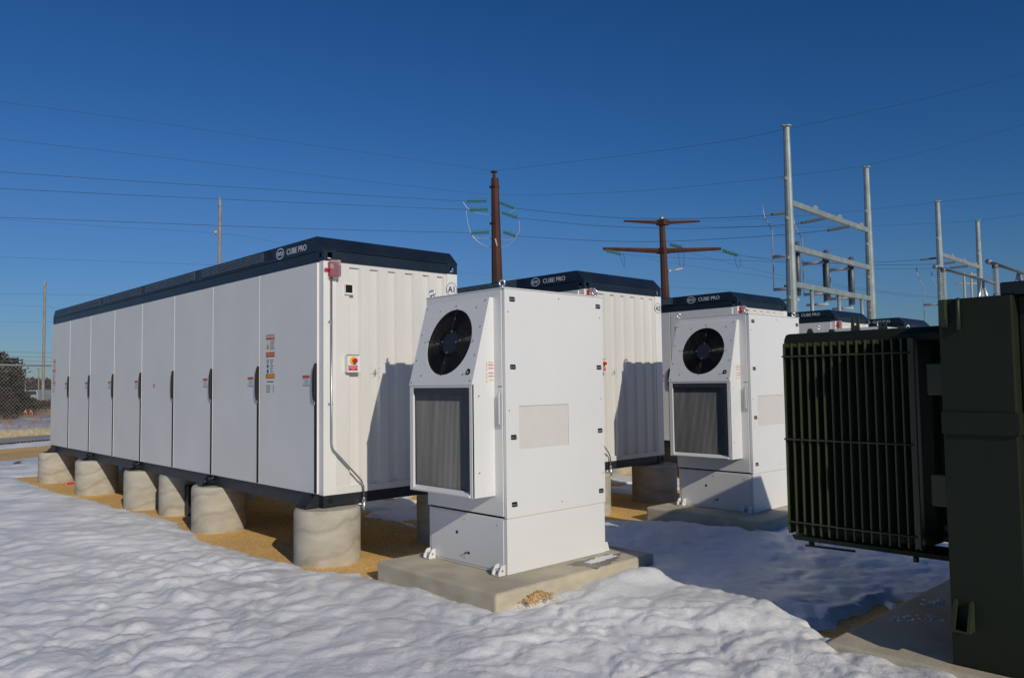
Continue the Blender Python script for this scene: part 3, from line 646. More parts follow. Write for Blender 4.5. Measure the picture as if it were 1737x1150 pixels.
    s = MB(); s.box((xf+.001, fa, gb-.055), (xf+.058, fb, gb-.0005)); s.box((xf+.001, fa, ga), (xf+.058, fa+.045, gb-.055)); s.box((xf+.058, fa, ga), (xf+.064, fb, gb)); s.build('coil_shroud', GASKD, hood)
    # sloping fan panel with a round hole
    us = Vector((xt-xf, 0, zt-zm)); L = us.length; us.normalize(); ns = Vector((-us.z, 0, us.x))
    def S(y, l, off=0.0): return Vector((xf, y, zm)) + us*l + ns*off
    cy, cl, R, N = .622, .425, .335, 56
    inner = [(cy+R*math.cos(2*PI*k/N), cl+R*math.sin(2*PI*k/N)) for k in range(N)]
    outer = []
    for k in range(N):
        c_, s_ = math.cos(2*PI*k/N), math.sin(2*PI*k/N); cand = []
        if c_ > 1e-6: cand.append((y1+.004-cy)/c_)
        if c_ < -1e-6: cand.append((y0-.004-cy)/c_)
        if s_ > 1e-6: cand.append((L-cl)/s_)
        if s_ < -1e-6: cand.append((-.012-cl)/s_)
        q = min(cand); outer.append((cy+q*c_, cl+q*s_))
    cor = [(y1+.004, L), (y0-.004, L), (y0-.004, -.012), (y1+.004, -.012)]
    for (a, b2) in cor:
        k = min(range(N), key=lambda i: (outer[i][0]-a)**2+(outer[i][1]-b2)**2); outer[k] = (a, b2)
    m = MB(); off = .006
    vs = [S(a, b2, off) for a, b2 in outer] + [S(a, b2, off) for a, b2 in inner] + [S(a, b2, -.006) for a, b2 in outer] + [S(a, b2, -.006) for a, b2 in inner]
    fs = []
    for k in range(N):
        q = (k+1) % N; fs += [(k, q, N+q, N+k), (2*N+k, 2*N+q, 3*N+q, 3*N+k), (k, q, 2*N+q, 2*N+k), (N+k, N+q, 3*N+q, 3*N+k)]
    m.add(vs, fs); fp = m.build('fan_panel', WHITEC, hood)
    for (a, b2) in ((.19, .82), (.19, .56), (.185, .28), (.18, .03), (1.09, .80), (1.09, .52), (1.085, .25), (1.09, .02), (.30, .76), (.86, .76), (.62, .80), (.25, .42), (1.0, .44), (.30, .09), (.95, .09)): MB().disc(S(a, b2, .006), ns, .0085, .005, 8).build('screw', ZINC, fp)
    s = MB(); s.disc(S(.235, .115, .0065), ns, .031, .001, 20, 0); s.tube([S(.235, .10, .008), S(.23, .115, .02)], .009, 8, 1); s.build('drain_port', [VOID, BRASS], fp)
    # fan: bell mouth, blades, hub, wire guard
    m = MB(); 
    for (ra, oa, rb, ob) in ((R, .0, R*.985, -.018), (R*.985, -.018, R*.97, -.042)):
        vs = [S(cy+ra*math.cos(2*PI*k/N), cl+ra*math.sin(2*PI*k/N), oa) for k in range(N)] + [S(cy+rb*math.cos(2*PI*k/N), cl+rb*math.sin(2*PI*k/N), ob) for k in range(N)]
        m.add(vs, [(k, (k+1) % N, N+(k+1) % N, N+k) for k in range(N)], 0, True)
    m.add([S(cy+R*.97*math.cos(2*PI*k/N), cl+R*.97*math.sin(2*PI*k/N), -.042) for k in range(N)], [tuple(range(N))], 1)
    m.build('fan_duct', [BLACK, VOID], fp)
    fan = MB(); fan.disc(S(cy, cl, -.040), ns, .118, .032, 32); hub = fan.build('fan_hub', NAVYM, fp, .006)
    s = MB()
    for k in range(5):
        a0 = 2*PI*k/5+.3; vs = []
        for j, rr in enumerate((.11, .2, .3)):
            for q, (da, oo) in enumerate(((-.30+.10*j, -.038), (0+.12*j, -.031), (.28+.16*j, -.022))):
                vs.append(S(cy+rr*math.cos(a0+da), cl+rr*math.sin(a0+da), oo))
        s.add(vs, [(0, 1, 4, 3), (1, 2, 5, 4), (3, 4, 7, 6), (4, 5, 8, 7)], 0, True)
    s.build('fan_blade', BLADE, hub)
    s = MB()
    for j in range(13):
        rr = .125+.0165*j; pts = [S(cy+rr*math.cos(2*PI*k/40), cl+rr*math.sin(2*PI*k/40), .004-.010*(j < 2)) for k in range(41)]
        s.tube(pts, .0022, 4, 0, False)
    for k in range(4):
        a = PI/2*k+.06; s.tube([S(cy+.10*math.cos(a), cl+.10*math.sin(a), .0), S(cy+(R+.01)*math.cos(a), cl+(R+.01)*math.sin(a), .0075)], .004, 5)
    s.build('fan_guard', GUARD, fp)
    for k in range(4): a = PI/2*k+.06; MB().disc(S(cy+.108*math.cos(a), cl+.108*math.sin(a), .002), ns, .010, .006, 10).build('guard_bolt', ZINC, fp)
    # stickers on the hood's near side
    s = MB()
    for j, zz in enumerate((1.975, 1.95, 1.92, 1.875, 1.845, 1.81)):
        s.box((-.075+.008*(j == 5), y0-.0012, zz-.006), (-.012, y0-.0002, zz+.004), (1, 0, 0, 0, 0, 1)[j]); s.add([(-.108, y0-.0011, zz-.02), (-.085, y0-.0011, zz-.02), (-.0965, y0-.0011, zz+.004)], [(0, 1, 2)], 1)
        s.box((-.075, y0-.0011, zz-.016), (-.03-.01*(j % 3), y0-.0002, zz-.012), 2)
    s.build('caution_sticker', [REDP, YELP, PAPER], hood)
    for zz in (1.66, .95): MB().disc((-.20, y0-.0005, zz), (0, -1, 0), .008, .004, 10).build('screw', ZINC, hood)
    # right side door handle seen edge on
    s = MB(); s.tube([(W_, .08, 1.30), (W_+.035, .08, 1.34), (W_+.035, .08, 1.66), (W_, .08, 1.70)], .010, 8); s.tube([(W_, .08, 1.86), (W_+.022, .08, 1.88), (W_+.022, .08, 1.98), (W_, .08, 2.0)], .008, 8); s.build('pull_handle', WHITEC, root)
    return root
STEEL_P = mat('satin_plate', (.5, .51, .52), .4, metal=.2); GASKD = mat('dark_shroud', (.03, .035, .045), .6); BRASS = mat('brass', (.5, .32, .1), .35, metal=.9)
NAVYM = mat('fan_hub_navy', (.008, .013, .028), .7); BLADE = mat('fan_blade_black', (.004, .004, .005), .7, spec=.1); GUARD = mat('black_wire_guard', (.015, .015, .015), .25)
REDP = mat('pale_red_print', (.55, .16, .14), .6); YELP = mat('pale_yellow_print', (.6, .45, .16), .6)
cab = make_cabinet()
cl_ = ['nearest white cooling cabinet in front of the A1 container, round black fan on its hood', 'second white cooling cabinet, on the shaded pad left of the green transformer',
       'third white cooling cabinet, only its pale top showing behind the green transformer', 'farthest white cooling cabinet, almost wholly hidden behind the green transformer']
for i, (x, y) in enumerate(CAB):
    c = cab if i == 0 else copy_tree(cab)
    c.location = (x, y, PADZ); tag(c, cl_[i], 'cooling cabinet', 'white cooling cabinets beside the containers')

# ------------------------------------------------------------------ transformer
TP = ZO-.5                                   # top of its pad
tpad = pad(1.02, -9.6, 4.9, -5.24, .11, 'concrete_pad', 'dark shaded concrete pad under the green transformer', .32)
T = empty('transformer', (1.149, -6.039, .3454)); T.scale = (.945, .945, .945); tag(T, 'dark olive green transformer with finned radiator bank at the right edge', 'transformer')
t = MB(); t.box((.0, -.46, -.248), (3.3, 0, 2.28)); t.box((.12, -2.9, -.248), (3.3, -.46, 2.28)); t.build('tank', GREEN, T, .012)
t = MB(); t.box((-.02, -.47, 1.34), (.0, -.0, 1.49)); t.box((.0, -.47, 1.34), (.119, -.461, 1.49)); t.box((.10, -2.9, 1.34), (.1195, -.47, 1.49)); t.build('flange_band', GREEN, T)
t = MB(); t.box((.04, -2.6, 2.281), (3.1, -.38, 2.37)); t.build('tank_lid', GREEND, T, .01)
t = MB(); t.box((.09, -.9, .38), (.119, -.48, 1.12)); t.build('niche_shade_plate', GREEND, T, .008)  # dark plate stands in for a niche, its shade put into the colour
GREENL = mat('olive_green_pale', (.025, .038, .013), .5, var=.3, scale=9)  # paler, mottled olive for the lugs and cable pipe
t = MB(); pf = [(-.0005, .01), (-.0005, .21), (-.03, .20), (-.11, .03), (-.11, .01)]; t.prism(pf, 1, -.05, -.03); t.prism(pf, 1, -.15, -.13); t.box((-.11, -.13, .01), (-.0005, -.05, .022)); t.build('jacking_lug', GREENL, T)
t = MB(); t.box((-.05, -.065, 2.13), (-.0005, -.02, 2.27)); t.prism([(-.0005, 2.13), (-.05, 2.13), (-.0005, 2.08)], 1, -.065, -.02); t.build('lifting_lug', GREENL, T, .006)
t = MB(); t.tube([(-.018, -.135, 2.06), (-.018, -.135, 2.26), (.0, -.135, 2.275)], .013, 8); t.build('cable_pipe', GREENL, T)
# radiator banks: headers run out from the tank, fins stand across them
def bank(x0, x1, name):
    hd = MB(); xm = (x0+x1)/2
    prof = [(x0+.08, 2.02), (x0+.085, 2.07), (x0+.12, 2.115), (x0+.17, 2.125), (x1-.17, 2.125), (x1-.1, 2.1), (x1-.08, 2.02)]
    hd.prism(prof, 1, .05, 1.36); hd.tube([(xm, -.0, 2.04), (xm, .06, 2.04)], .09, 14); b = hd.build(name, GREEN, T, .01)
    lh = MB(); lh.prism([(x0+.06, .42), (x0+.10, .375), (x1-.10, .375), (x1-.06, .42)], 1, .05, 1.33); lh.tube([(xm, -.0, .42), (xm, .06, .42)], .06, 14); lh.build('bottom_header', GREEN, b, .006)
    n = 16; y_a, y_b = .29, 1.315
    for i in range(n):
        y = y_a + (y_b-y_a)*i/(n-1); f = MB()
        sec = [(-.012, 0), (-.010, .010), (.0, .013), (.10, .006), (x1-x0-.1, .006), (x1-x0, .010), (x1-x0, -.010), (x1-x0-.1, -.006), (.10, -.006), (.0, -.013), (-.010, -.010)]
        th = .68 if i else 2.0
        vs = [(x0+a, y+b_*th, .44+.02*(a < 0)) for a, b_ in sec] + [(x0+a, y+b_*th, 2.035) for a, b_ in sec]; q = len(sec)
        f.add(vs, [tuple(range(q)), tuple(range(2*q-1, q-1, -1))] + [(k, (k+1) % q, q+(k+1) % q, q+k) for k in range(q)])
        f.build('radiator_fin', GREENF, b, .004)
    for z in (1.925, 1.23, .545):
        m = MB(); m.tube([(x0-.016, y_a, z), (x0-.016, y_b+.012, z)], .0085, 6); m.build('tie_rod', GREENF, b)
    return b
GREENF = mat('olive_fin_paint', (.036, .046, .017), .36, var=.15, scale=8)
b0 = bank(.27, .74, 'radiator_bank'); bank(1.0, 1.47, 'radiator_bank'); bank(1.75, 2.22, 'radiator_bank')
for (y, hgt) in ((1.19, .03), (1.0, .02), (.80, .12), (.58, .07)):
    m = MB(); xx = .50
    if hgt > .05: m.prism([(y-.035, 2.12), (y-.03, 2.12+hgt), (y-.012, 2.12+hgt), (y-.01, 2.12+hgt*.4), (y+.01, 2.12+hgt*.4), (y+.012, 2.12+hgt), (y+.03, 2.12+hgt), (y+.035, 2.12)], 0, xx-.008, xx+.008)
    else: m.prism([(y-.03, 2.12), (y-.012, 2.12+hgt*1.5), (y+.012, 2.12+hgt*1.5), (y+.03, 2.12)], 0, xx-.012, xx+.012)
    m.build('header_lug', GREENF, b0)
m = MB(); m.tube([(.42, 1.20, .375), (.42, 1.20, .335)], .025, 8); m.tube([(.39, 1.24, .335), (.46, .85, .33)], .010, 6); m.tube([(.40, .36, .375), (.40, .36, .33)], .022, 8); m.build('drain_plug', GREEND, b0)
for z in (1.60, .78):
    m = MB(); m.box((.30, .02, z), (.55, .20, z+.24)); m.build('valve_box', GREENF, T, .012)
# bits of snow on the pad
fl = MB()
for k in range(60):
    px, py = (random.uniform(1566, 1603), random.uniform(1014, 1026)) if k < 34 else (random.uniform(1515, 1600), random.uniform(1039, 1052))
    p = atz(px, py, .1135); r = random.uniform(.008, .028); a0 = random.random()*6.28; n_ = 7
    vs = [(p.x+r*random.uniform(.6, 1.3)*math.cos(a0+6.28*i/n_)*1.3, p.y+r*random.uniform(.6, 1.3)*math.sin(a0+6.28*i/n_), p.z-.004) for i in range(n_)] + [(p.x, p.y, p.z+r*.3)]
    fl.add(vs, [(i, (i+1) % n_, n_) for i in range(n_)], 0, True)
tag(fl.build('snow_crumbs', SNOW), 'thin crumbs of old snow on the dark pad under the transformer', 'snow', kind='stuff')
# damp stain and leftover snow on the near pad
def blob(px, z, name, m, parent=None, dome=0.0):
    P_ = [atz(x, y, z) for x, y in px]; c = sum(P_, Vector())/len(P_); out = []
    for i in range(len(P_)):
        a, b = P_[i], P_[(i+1) % len(P_)]
        for t in (0, .2, .4, .6, .8): q = a.lerp(b, t); out.append(c + (q-c)*random.uniform(.72, 1.12))
    n_ = len(out); inn = [c + (q-c)*.72 + Vector((0, 0, dome)) for q in out]; mb = MB()
    mb.add(out+inn+[c+Vector((0, 0, dome*1.2))], [(i, (i+1) % n_, n_+(i+1) % n_, n_+i) for i in range(n_)]+[(n_+i, n_+(i+1) % n_, 2*n_) for i in range(n_)], 0, dome > 0)
    o = mb.build(name, m); return o
DAMP = mat('damp_concrete', (.24, .21, .155), .45, var=.3, scale=6)
st_ = blob([(957, 956), (989, 949), (1030, 939), (1062, 934), (1052, 948), (1033, 957), (1016, 964), (989, 961)], PADZ+.002, 'damp_stain', DAMP); st_.parent = PAD1
sp_ = blob([(989, 955), (1010, 945), (1040, 939), (1047, 943), (1020, 952), (1000, 957)], PADZ+.0035, 'snow_patch', SNOW, dome=.003); tag(sp_, 'thin leftover patch of snow on the damp right part of the front pad', 'snow', kind='stuff')

# ------------------------------------------------------------------ power poles
def insulator(par, a, b, R=.15, n=14, m=GLASS, name='insulator_string'):
    a, b = Vector(a), Vector(b); s = MB(); pts = []; rr = []; d = (b-a)
    s.tube([a, b], R*.22, 6)
    for i in range(n):
        c = a + d*((i+.5)/n); h = d.normalized()*(d.length/n*.33); s.tube([c-h, c-h*.1, c+h*.9], [R*.75, R, R*.3], 10)
    return s.build(name, m, par)
def pole_tube(par, base, top, r0, r1, m, name='shaft', n=12):
    s = MB(); s.tube([base, (Vector(base)+Vector(top))/2, top], [r0, (r0+r1)/2, r1], n, 0, True, n > 12); return s.build(name, m, par)
def local(par, p): return Vector(p) - par.location
# first rust brown pole
D1 = 45.0; top = at(838, 291, D1); base = at(845, 480, D1); h_top = at(839, 303, D1)
R1 = empty('power_pole', (top.x, top.y, 0)); tag(R1, 'rust brown steel power pole with green glass insulators, above the front white cabinet', 'power pole')
bx = at(843.6, 480, D1)
lb = Vector((.18, -.18, 0)); lt = local(R1, Vector((top.x, top.y, h_top.z)))
pole_tube(R1, (.14, -.12, 0), (0.03, -.03, lt.z), .44, .21, RUST, n=8)
pole_tube(R1, (0.0, 0, lt.z-.2), (0, 0, top.z+.05), .10, .08, RUST, 'pole_top')
s = MB(); s.disc((0, 0, top.z-.06), (0, 0, 1), .2, .05, 10); 
for z in (h_top.z-.5, h_top.z-2.6): s.box((-.20, -.24, z-.06), (.20, .20, z+.06))
s.build('bracket', RUST, R1)
def I(a, b, D=D1): return insulator(R1, local(R1, at(*a, D)), local(R1, at(*b, D)), .15, 12)
L1 = [((791, 341), (826, 340.5)), ((797, 355.5), (828, 355)), ((800, 395), (830, 393.5))]
Rr = [((848, 343), (873, 353)), ((852, 360), (878, 369)), ((854, 393), (875, 400))]
for a, b in L1+Rr: I(a, b)
def jumper(pts, D=D1, r=.018, m=WIREL, par=R1):
    s = MB(); P_ = [local(par, at(x, y, D)) for x, y in pts]; s.tube(smooth(P_), r, 5); s.build('jumper_wire', m, par)
def smooth(P_, n=8):
    P_ = [Vector(p) for p in P_]; out = []
    for i in range(len(P_)-1):
        p0 = P_[max(i-1, 0)]; p1 = P_[i]; p2 = P_[i+1]; p3 = P_[min(i+2, len(P_)-1)]
        for k in range(n):
            t = k/n; out.append(.5*((2*p1) + (p2-p0)*t + (2*p0-5*p1+4*p2-p3)*t*t + (-p0+3*p1-3*p2+p3)*t**3))
    out.append(P_[-1]); return out
jumper([(785, 342), (795, 355), (815, 363), (842, 365), (862, 362), (873, 355)])
jumper([(791, 357), (793, 375), (799, 396), (812, 411), (834, 420), (858, 418), (873, 405), (881, 390), (880, 371)])
jumper([(799, 397), (806, 403), (834, 405), (845, 405), (862, 407), (876, 399)])
s = MB(); s.tube([local(R1, at(840, 405, D1-.5)), local(R1, at(843, 418, D1-.5))], .05, 6); s.build('post_clamp', PORC, R1)
# second rust brown pole with cross arms
D2 = 60.0; t2 = at(1122.5, 368, D2); R2 = empty('power_pole', (t2.x, t2.y, 0)); tag(R2, 'rust brown steel power pole with two cross arms, between the second and third containers', 'power pole')
pole_tube(R2, (.25, -.22, 0), (0, 0, t2.z-.3), .47, .21, RUST, n=8)
s = MB(); s.tube([(0, 0, t2.z-.3), (0, 0, t2.z)], .16, 8); s.build('pole_cap', WIREL, R2)
def arm(l, r, cy_, th0, th1):
    for e in (l, r):
        s = MB(); a = local(R2, at(1124, cy_+2, D2)); b = local(R2, at(*e, D2)); s.tube([a, b], [th0, th1], 6, 0, True, False); s.build('cross_arm', RUST, R2)
    s = MB(); c = local(R2, at(1124, cy_+2, D2)); s.box((c.x-.36, c.y-.36, c.z-.2), (c.x+.36, c.y+.36, c.z+.2)); s.build('arm_bracket', RUST, R2)
arm((1058, 375), (1187, 375.5), 376, .16, .08); arm((1023, 422), (1223, 422), 424, .22, .12)
for a, b in (((1028, 424), (1054, 430.5)), ((1226, 424), (1252, 432.5)), ((1136, 414), (1158, 419))):
    for dy in (0, 3): insulator(R2, local(R2, at(a[0], a[1]+dy*.5, D2)), local(R2, at(b[0], b[1]+dy*.5, D2)), .13, 12)
def jumper2(pts, r=.014): s = MB(); s.tube(smooth([local(R2, at(x, y, D2)) for x, y in pts]), r, 4); s.build('jumper_wire', WIRE, R2)
jumper2([(1052, 433), (1056, 445), (1059, 453), (1060, 442), (1057, 430)]); jumper2([(1246, 436), (1249, 450), (1253, 455), (1256, 447), (1255, 434)])
jumper2([(1151, 430), (1152, 445), (1155, 454)]); jumper2([(1160, 423), (1160, 448), (1157, 455)])
s = MB(); s.tube([local(R2, at(1133, 460, D2)), local(R2, at(1138, 460, D2))], .13, 8); s.tube([local(R2, at(1138, 460, D2)), local(R2, at(1158, 455, D2))], .07, 6); s.build('post_insulator', PORC, R2)
# wooden poles
def wood_pole(px, ytop, ybase, D, r, label, lamp=None):
    t_ = at(px, ytop, D); o = empty('wooden_pole', (t_.x, t_.y, 0)); tag(o, label, 'wooden pole'); 
    pole_tube(o, (0, 0, -.2), (0, 0, t_.z), r*1.25, r*.85, WOODP)
    if lamp:
        s = MB(); a = local(o, at(*lamp[0], D)); b = local(o, at(*lamp[1], D)); s.tube([b, a+(b-a)*.6], .05, 6); s.tube([a+(b-a)*.6, a], [.09, .14], 8); s.build('street_lamp_head', PORC, o)
    s = MB(); s.box((-.14, -.14, t_.z-.5), (-.06, -.06, t_.z+.05)); s.build('pole_hardware', GALV, o)
    return o
wood_pole(373, 337, 640, 50, .105, 'tall weathered wooden pole rising above the louvred roof of the front container', ((364, 395), (372, 392)))
wood_pole(76.5, 478, 668, 80, .125, 'thin wooden pole far left, beyond the chain link fence')
for (px, yt, D, lab) in ((66, 625, 230, 'tiny distant pole with a short crossbar, just left of the far wooden pole'), (43.5, 625, 260, 'tiny distant pole with a crossbar beside the juniper')):
    t_ = at(px, yt, D); o = empty('utility_pole', (t_.x, t_.y, 0)); tag(o, lab, 'utility pole')
    pole_tube(o, (0, 0, 0), (0, 0, t_.z), .2, .14, WOODP); s = MB(); s.tube([tuple(rgt*-.55+Vector((0, 0, t_.z-.1))), tuple(rgt*.55+Vector((0, 0, t_.z-.1)))], .10, 5); s.build('cross_arm', WOODP, o)

# ------------------------------------------------------------------ galvanised dead-end frames
def hframe(pA, DA, pB, DB, beams, label, extras):
    a = at(*pA, DA); b = at(*pB, DB); o = empty('switchyard_frame', (a.x, a.y, 0)); tag(o, label, 'switchyard frame', 'galvanised switchyard frames')
    dx = Vector((b.x-a.x, b.y-a.y, 0)); U = dx.normalized(); L = dx.length; zt = (a.z+b.z)/2
    for q in (Vector((0, 0, 0)), dx):
        s = MB(); s.tube([q+Vector((0, 0, -.1)), q+Vector((0, 0, zt/2)), q+Vector((0, 0, zt))], [.255, .19, .12], 12, 0, True, False)
        s.disc(q+Vector((0, 0, zt)), (0, 0, 1), .2, .03, 12); s.tube([q+Vector((.0, 0, zt))-U*.3, q+Vector((0, 0, zt))+U*.3], .03, 6)
        c = s.build('column', GALV, o)
        s = MB()
        for j in range(5):
            zz = zt*(.3+.13*j); sg = 1 if j % 2 else -1; s.box((q.x-.26*abs(U.x)-.03, q.y-.26*abs(U.y)-.03, zz), (q.x+.05, q.y+.05, zz+.12))
        s.build('step_bracket', GALV, c)
    for z in beams:
        s = MB(); h = .10; V = Vector((-U.y, U.x, 0)); p0 = U*.18; p1 = dx-U*.18
        pts = [p+V*sx*.09+Vector((0, 0, z+sz_*h)) for p in (p0, p1) for sx, sz_ in ((-1, -1), (1, -1), (1, 1), (-1, 1))]
        s.add(pts, [(0, 1, 2, 3), (7, 6, 5, 4), (0, 4, 5, 1), (1, 5, 6, 2), (2, 6, 7, 3), (3, 7, 4, 0)]); s.build('beam', GALV, o)
    V = Vector((-U.y, U.x, 0));  V = V if V.dot(rgt) < 0 else -V         # V points to the line side, left in the picture
    for z, kind in extras:
        if kind == 'dead':
            for f in (.30, .60, .90):
                q = U*(L*f)
                s = MB(); s.prism([(-.3, z+.10), (.22, z+.10), (.14, z+.26), (-.22, z+.24)], 1, -.03, .03); so_ = s.build('dead_end_plate', GALV, o); so_.location = q; so_.rotation_euler = (0, 0, math.atan2(U.y, U.x))
        if kind == 'switch':
            for f in (.13, .47, .80):
                q = U*(L*f); s = MB()
                s.tube([q+V*.2+Vector((0, 0, z+.35)), q+V*.2+Vector((0, 0, z-1.75))], .10, 8); s.tube([q+V*.34+Vector((0, 0, z+.3)), q+V*.34+Vector((0, 0, z-1.8))], .04, 6)
                s.build('switch_blade_post', GALVD, o)
                s = MB(); s.tube([q+V*.2+Vector((0, 0, z-.15)), q+V*1.2+Vector((0, 0, z-.13))], .068, 10); s.build('standoff_insulator', PORC, o); s = MB(); s.tube([q+V*.2+Vector((0, 0, z-1.45)), q+V*1.2+Vector((0, 0, z-1.43))], .065, 10); s.build('standoff_insulator', PORC, o); s = MB(); s.tube([q+V*.2+Vector((0, 0, z-1.9)), q+V*1.1+Vector((0, 0, z-1.88))], .055, 10)
                s.build('standoff_insulator', PORC, o)
                s = MB(); s.tube([q+V*1.2+Vector((0, 0, z-1.5)), q+V*1.2+Vector((0, 0, z+.35)), q+V*1.15-U*.1+Vector((0, 0, z+.9)), q+V*1.35-U*.35+Vector((0, 0, z+1.5)), q+V*1.4-U*.4+Vector((0, 0, z+2.0))] if f < .6 else [q+V*1.15+Vector((0, 0, z-1.5)), q+V*1.15+Vector((0, 0, z+.05))], .022, 6); s.build('lead_wire', LEADW, o)
        if kind == 'bus':
            for f in (.22, .55, .86):
                q = U*(L*f); s = MB(); s.tube([q+Vector((0, 0, z-.1)), q+Vector((0, 0, z-2.4))], .08, 8); s.tube([q+V*.15+Vector((0, 0, z+.12)), q+V*1.1+Vector((0, 0, z+.15))], .07, 8); s.build('bus_post', GALV, o)
    return o, U, L, V
LEADW = mat('lead_conductor', (.36, .37, .38), .45, metal=.4); DSTR = mat('dark_strain_insulator', (.13, .14, .14), .5); GALVD = mat('dark_switch_steel', (.16, .18, .19), .5, metal=.4, var=.3)
FA, UA, LA, VA = hframe((1334, 220), 30, (1469, 281), 36, (7.9+ZO, 6.2+ZO, 4.8+ZO), 'tall galvanised two column frame with three beams above the fourth container', ((7.9+ZO, 'dead'), (6.2+ZO, 'switch'), (4.8+ZO, 'bus')))
FB, UB, LB, VB = hframe((1590, 343), 43, (1658, 375), 48.5, (7.9+ZO, 5.4+ZO, 3.9+ZO), 'shorter looking farther galvanised two column frame above the green transformer', ((7.9+ZO, 'dead'), (5.4+ZO, 'switch')))
for zz, f in ((7.9, .30), (7.9, .60), (7.9, .90)): pass
for (a, b) in (((1309, 364), (1333, 361)), ((1359, 378.5), (1399, 370.5)), ((1404, 391), (1442, 384))):
    insulator(FA, local(FA, at(*a, 31)), local(FA, at(*b, 31.5)), .06, 20, DSTR)
for (a, b) in (((1562, 441), (1588, 438)), ((1594, 448), (1620, 445)), ((1612, 454.5), (1642, 451.5))):
    insulator(FB, local(FB, at(*a, 43)), local(FB, at(*b, 43.5)), .06, 16, DSTR)
# rigid bus on porcelain posts at the right
def busbar(pts_px, D, posts, legs, label):
    o = empty('busbar', tuple(at(*pts_px[0], D[0]))); o.location.z = 0; tag(o, label, 'busbar', 'rigid busbars of the switchyard')
    n = len(pts_px); P_ = [local(o, at(x, y, d)) for (x, y), d in zip(pts_px, D if isinstance(D, list) else [D]*n)]
    s = MB(); s.tube(P_, .055, 8); s.tube([P_[0]-(P_[1]-P_[0]).normalized()*.05, P_[0]+(P_[1]-P_[0]).normalized()*.12], .085, 10); s.build('bus_tube', GALV, o)
    for (x, y, d, dz) in posts:
        a = local(o, at(x, y, d)); b = a-Vector((0, 0, dz)); s = MB(); s.tube([a, a-Vector((0, 0, .12))], .10, 8); s.build('post_cap', GALVD, o)
        insulator(o, a-Vector((0, 0, .1)), b, .10, 14, PORC, 'post_insulator'); s = MB(); s.tube([b, (b.x, b.y, 0)], .1, 8); s.build('post_leg', GALV, o)
    for (x, y, d) in legs:
        a = local(o, at(x, y, d)); s = MB()
        for sx in (-.32, .32): s.tube([a, a+rgt*sx+Vector((0, 0, -1.3))], [.05, .06], 6)
        s.tube([a+rgt*-.32+Vector((0, 0, -1.3)), (a.x-rgt.x*.32, a.y-rgt.y*.32, 0)], .05, 6); s.tube([a+rgt*.32+Vector((0, 0, -1.3)), (a.x+rgt.x*.32, a.y+rgt.y*.32, 0)], .05, 6)
        s.build('bus_support', SILV, o)
    return o
busbar([(1586, 453), (1640, 467), (1667, 475), (1690, 482)], [30, 29, 28.5, 28], [(1600, 456, 29.5, 1.3)], [(1666, 476, 28.5)], 'lower rigid metal busbar on a ribbed post, rising behind the transformer top')
busbar([(1676, 444), (1737, 464), (1775, 478)], [26, 25, 24.5], [(1688, 449, 25.7, .95)], [(1728, 462, 25.2)], 'higher rigid metal busbar at the right edge, above the transformer lid')
# small far bus frame behind
o = empty('bus_frame', tuple(at(1636, 560, 70))); o.location.z = 0; tag(o, 'thin distant tan lattice bus frame seen between the two columns of the farther frame', 'bus frame')
s = MB()
for px in (1635, 1647): a = local(o, at(px, 462, 70)); s.tube([a, (a.x, a.y, 0)], .09, 6)
for y in (466, 481): s.tube([local(o, at(1622, y, 70)), local(o, at(1664, y, 70))], .06, 6)
s.build('lattice_frame', mat('tan_galvanised', (.42, .37, .25), .6), o)

# ------------------------------------------------------------------ overhead lines
def line(pts, label, r=.013, z=None, D=None, m=WIRE):
    P_ = []
    for i, p in enumerate(pts):
        x, y, d = p; P_.append(at(x, y, d))
    o = P_[0].copy(); s = MB(); s.tube([q-o for q in smooth(P_, 10)], r*(.62 if r > .0135 else .5), 4, 0, False); ob = s.build('power_line', m, None, 0, tuple(o)); tag(ob, label, 'power line', 'overhead power lines'); return ob
line([(-60, 164, 32), (0, 173, 33), (220, 202, 36), (439, 234, 39), (650, 263, 42), (836, 290, 45)], 'uppermost thin wire sloping from the left edge down to the rust pole top')
line([(840, 290, 45), (1041, 266, 40), (1229, 240, 33), (1334, 219, 30)], 'uppermost wire from the rust pole top up to the taller galvanised column')
line([(1334, 219, 30), (1480, 188, 29), (1620, 155, 28), (1800, 108, 27)], 'uppermost wire from the tall galvanised column out of the top right edge')
line([(-60, 228, 36), (0, 236, 37), (220, 261, 42), (439, 286, 47), (650, 311, 52), (840, 330, 57), (1000, 328, 50), (1128, 320.6, 44), (1329, 300, 38), (1469, 281, 36)], 'second wire from the top, passing behind the rust pole to the second column')
line([(1469, 281, 36), (1600, 250, 35), (1737, 212, 34), (1800, 194, 33)], 'wire from the second galvanised column out of the right edge')
line([(-60, 288, 36), (0, 292, 37), (220, 307, 39), (440, 320.5, 42), (620, 332, 43.5), (789, 341.5, 45)], 'upper dark conductor running left from the topmost green insulator', .017)
line([(-60, 316, 36.5), (0, 320, 37.5), (220, 331, 39.5), (440, 341, 42), (620, 349, 43.5), (796, 356, 45)], 'middle dark conductor running left from the green insulators', .017)
line([(-60, 367, 37.5), (0, 369, 38), (220, 377, 40), (440, 385.5, 42), (620, 391, 43.5), (800, 395, 45)], 'lowest dark conductor running left from the lowest green insulator', .017)
line([(874, 353.5, 45), (950, 362, 42), (1020, 368, 39), (1099, 371, 37), (1200, 370.5, 34), (1298, 366, 31.5), (1309, 364, 31)], 'highest conductor sagging from the rust pole right to the galvanised frame', .015)
line([(879, 370, 45), (1000, 382, 41), (1128, 387.5, 37.5), (1240, 386, 34), (1334, 381.6, 32), (1359, 378.5, 31.3)], 'middle conductor sagging from the rust pole right to the galvanised frame', .015)
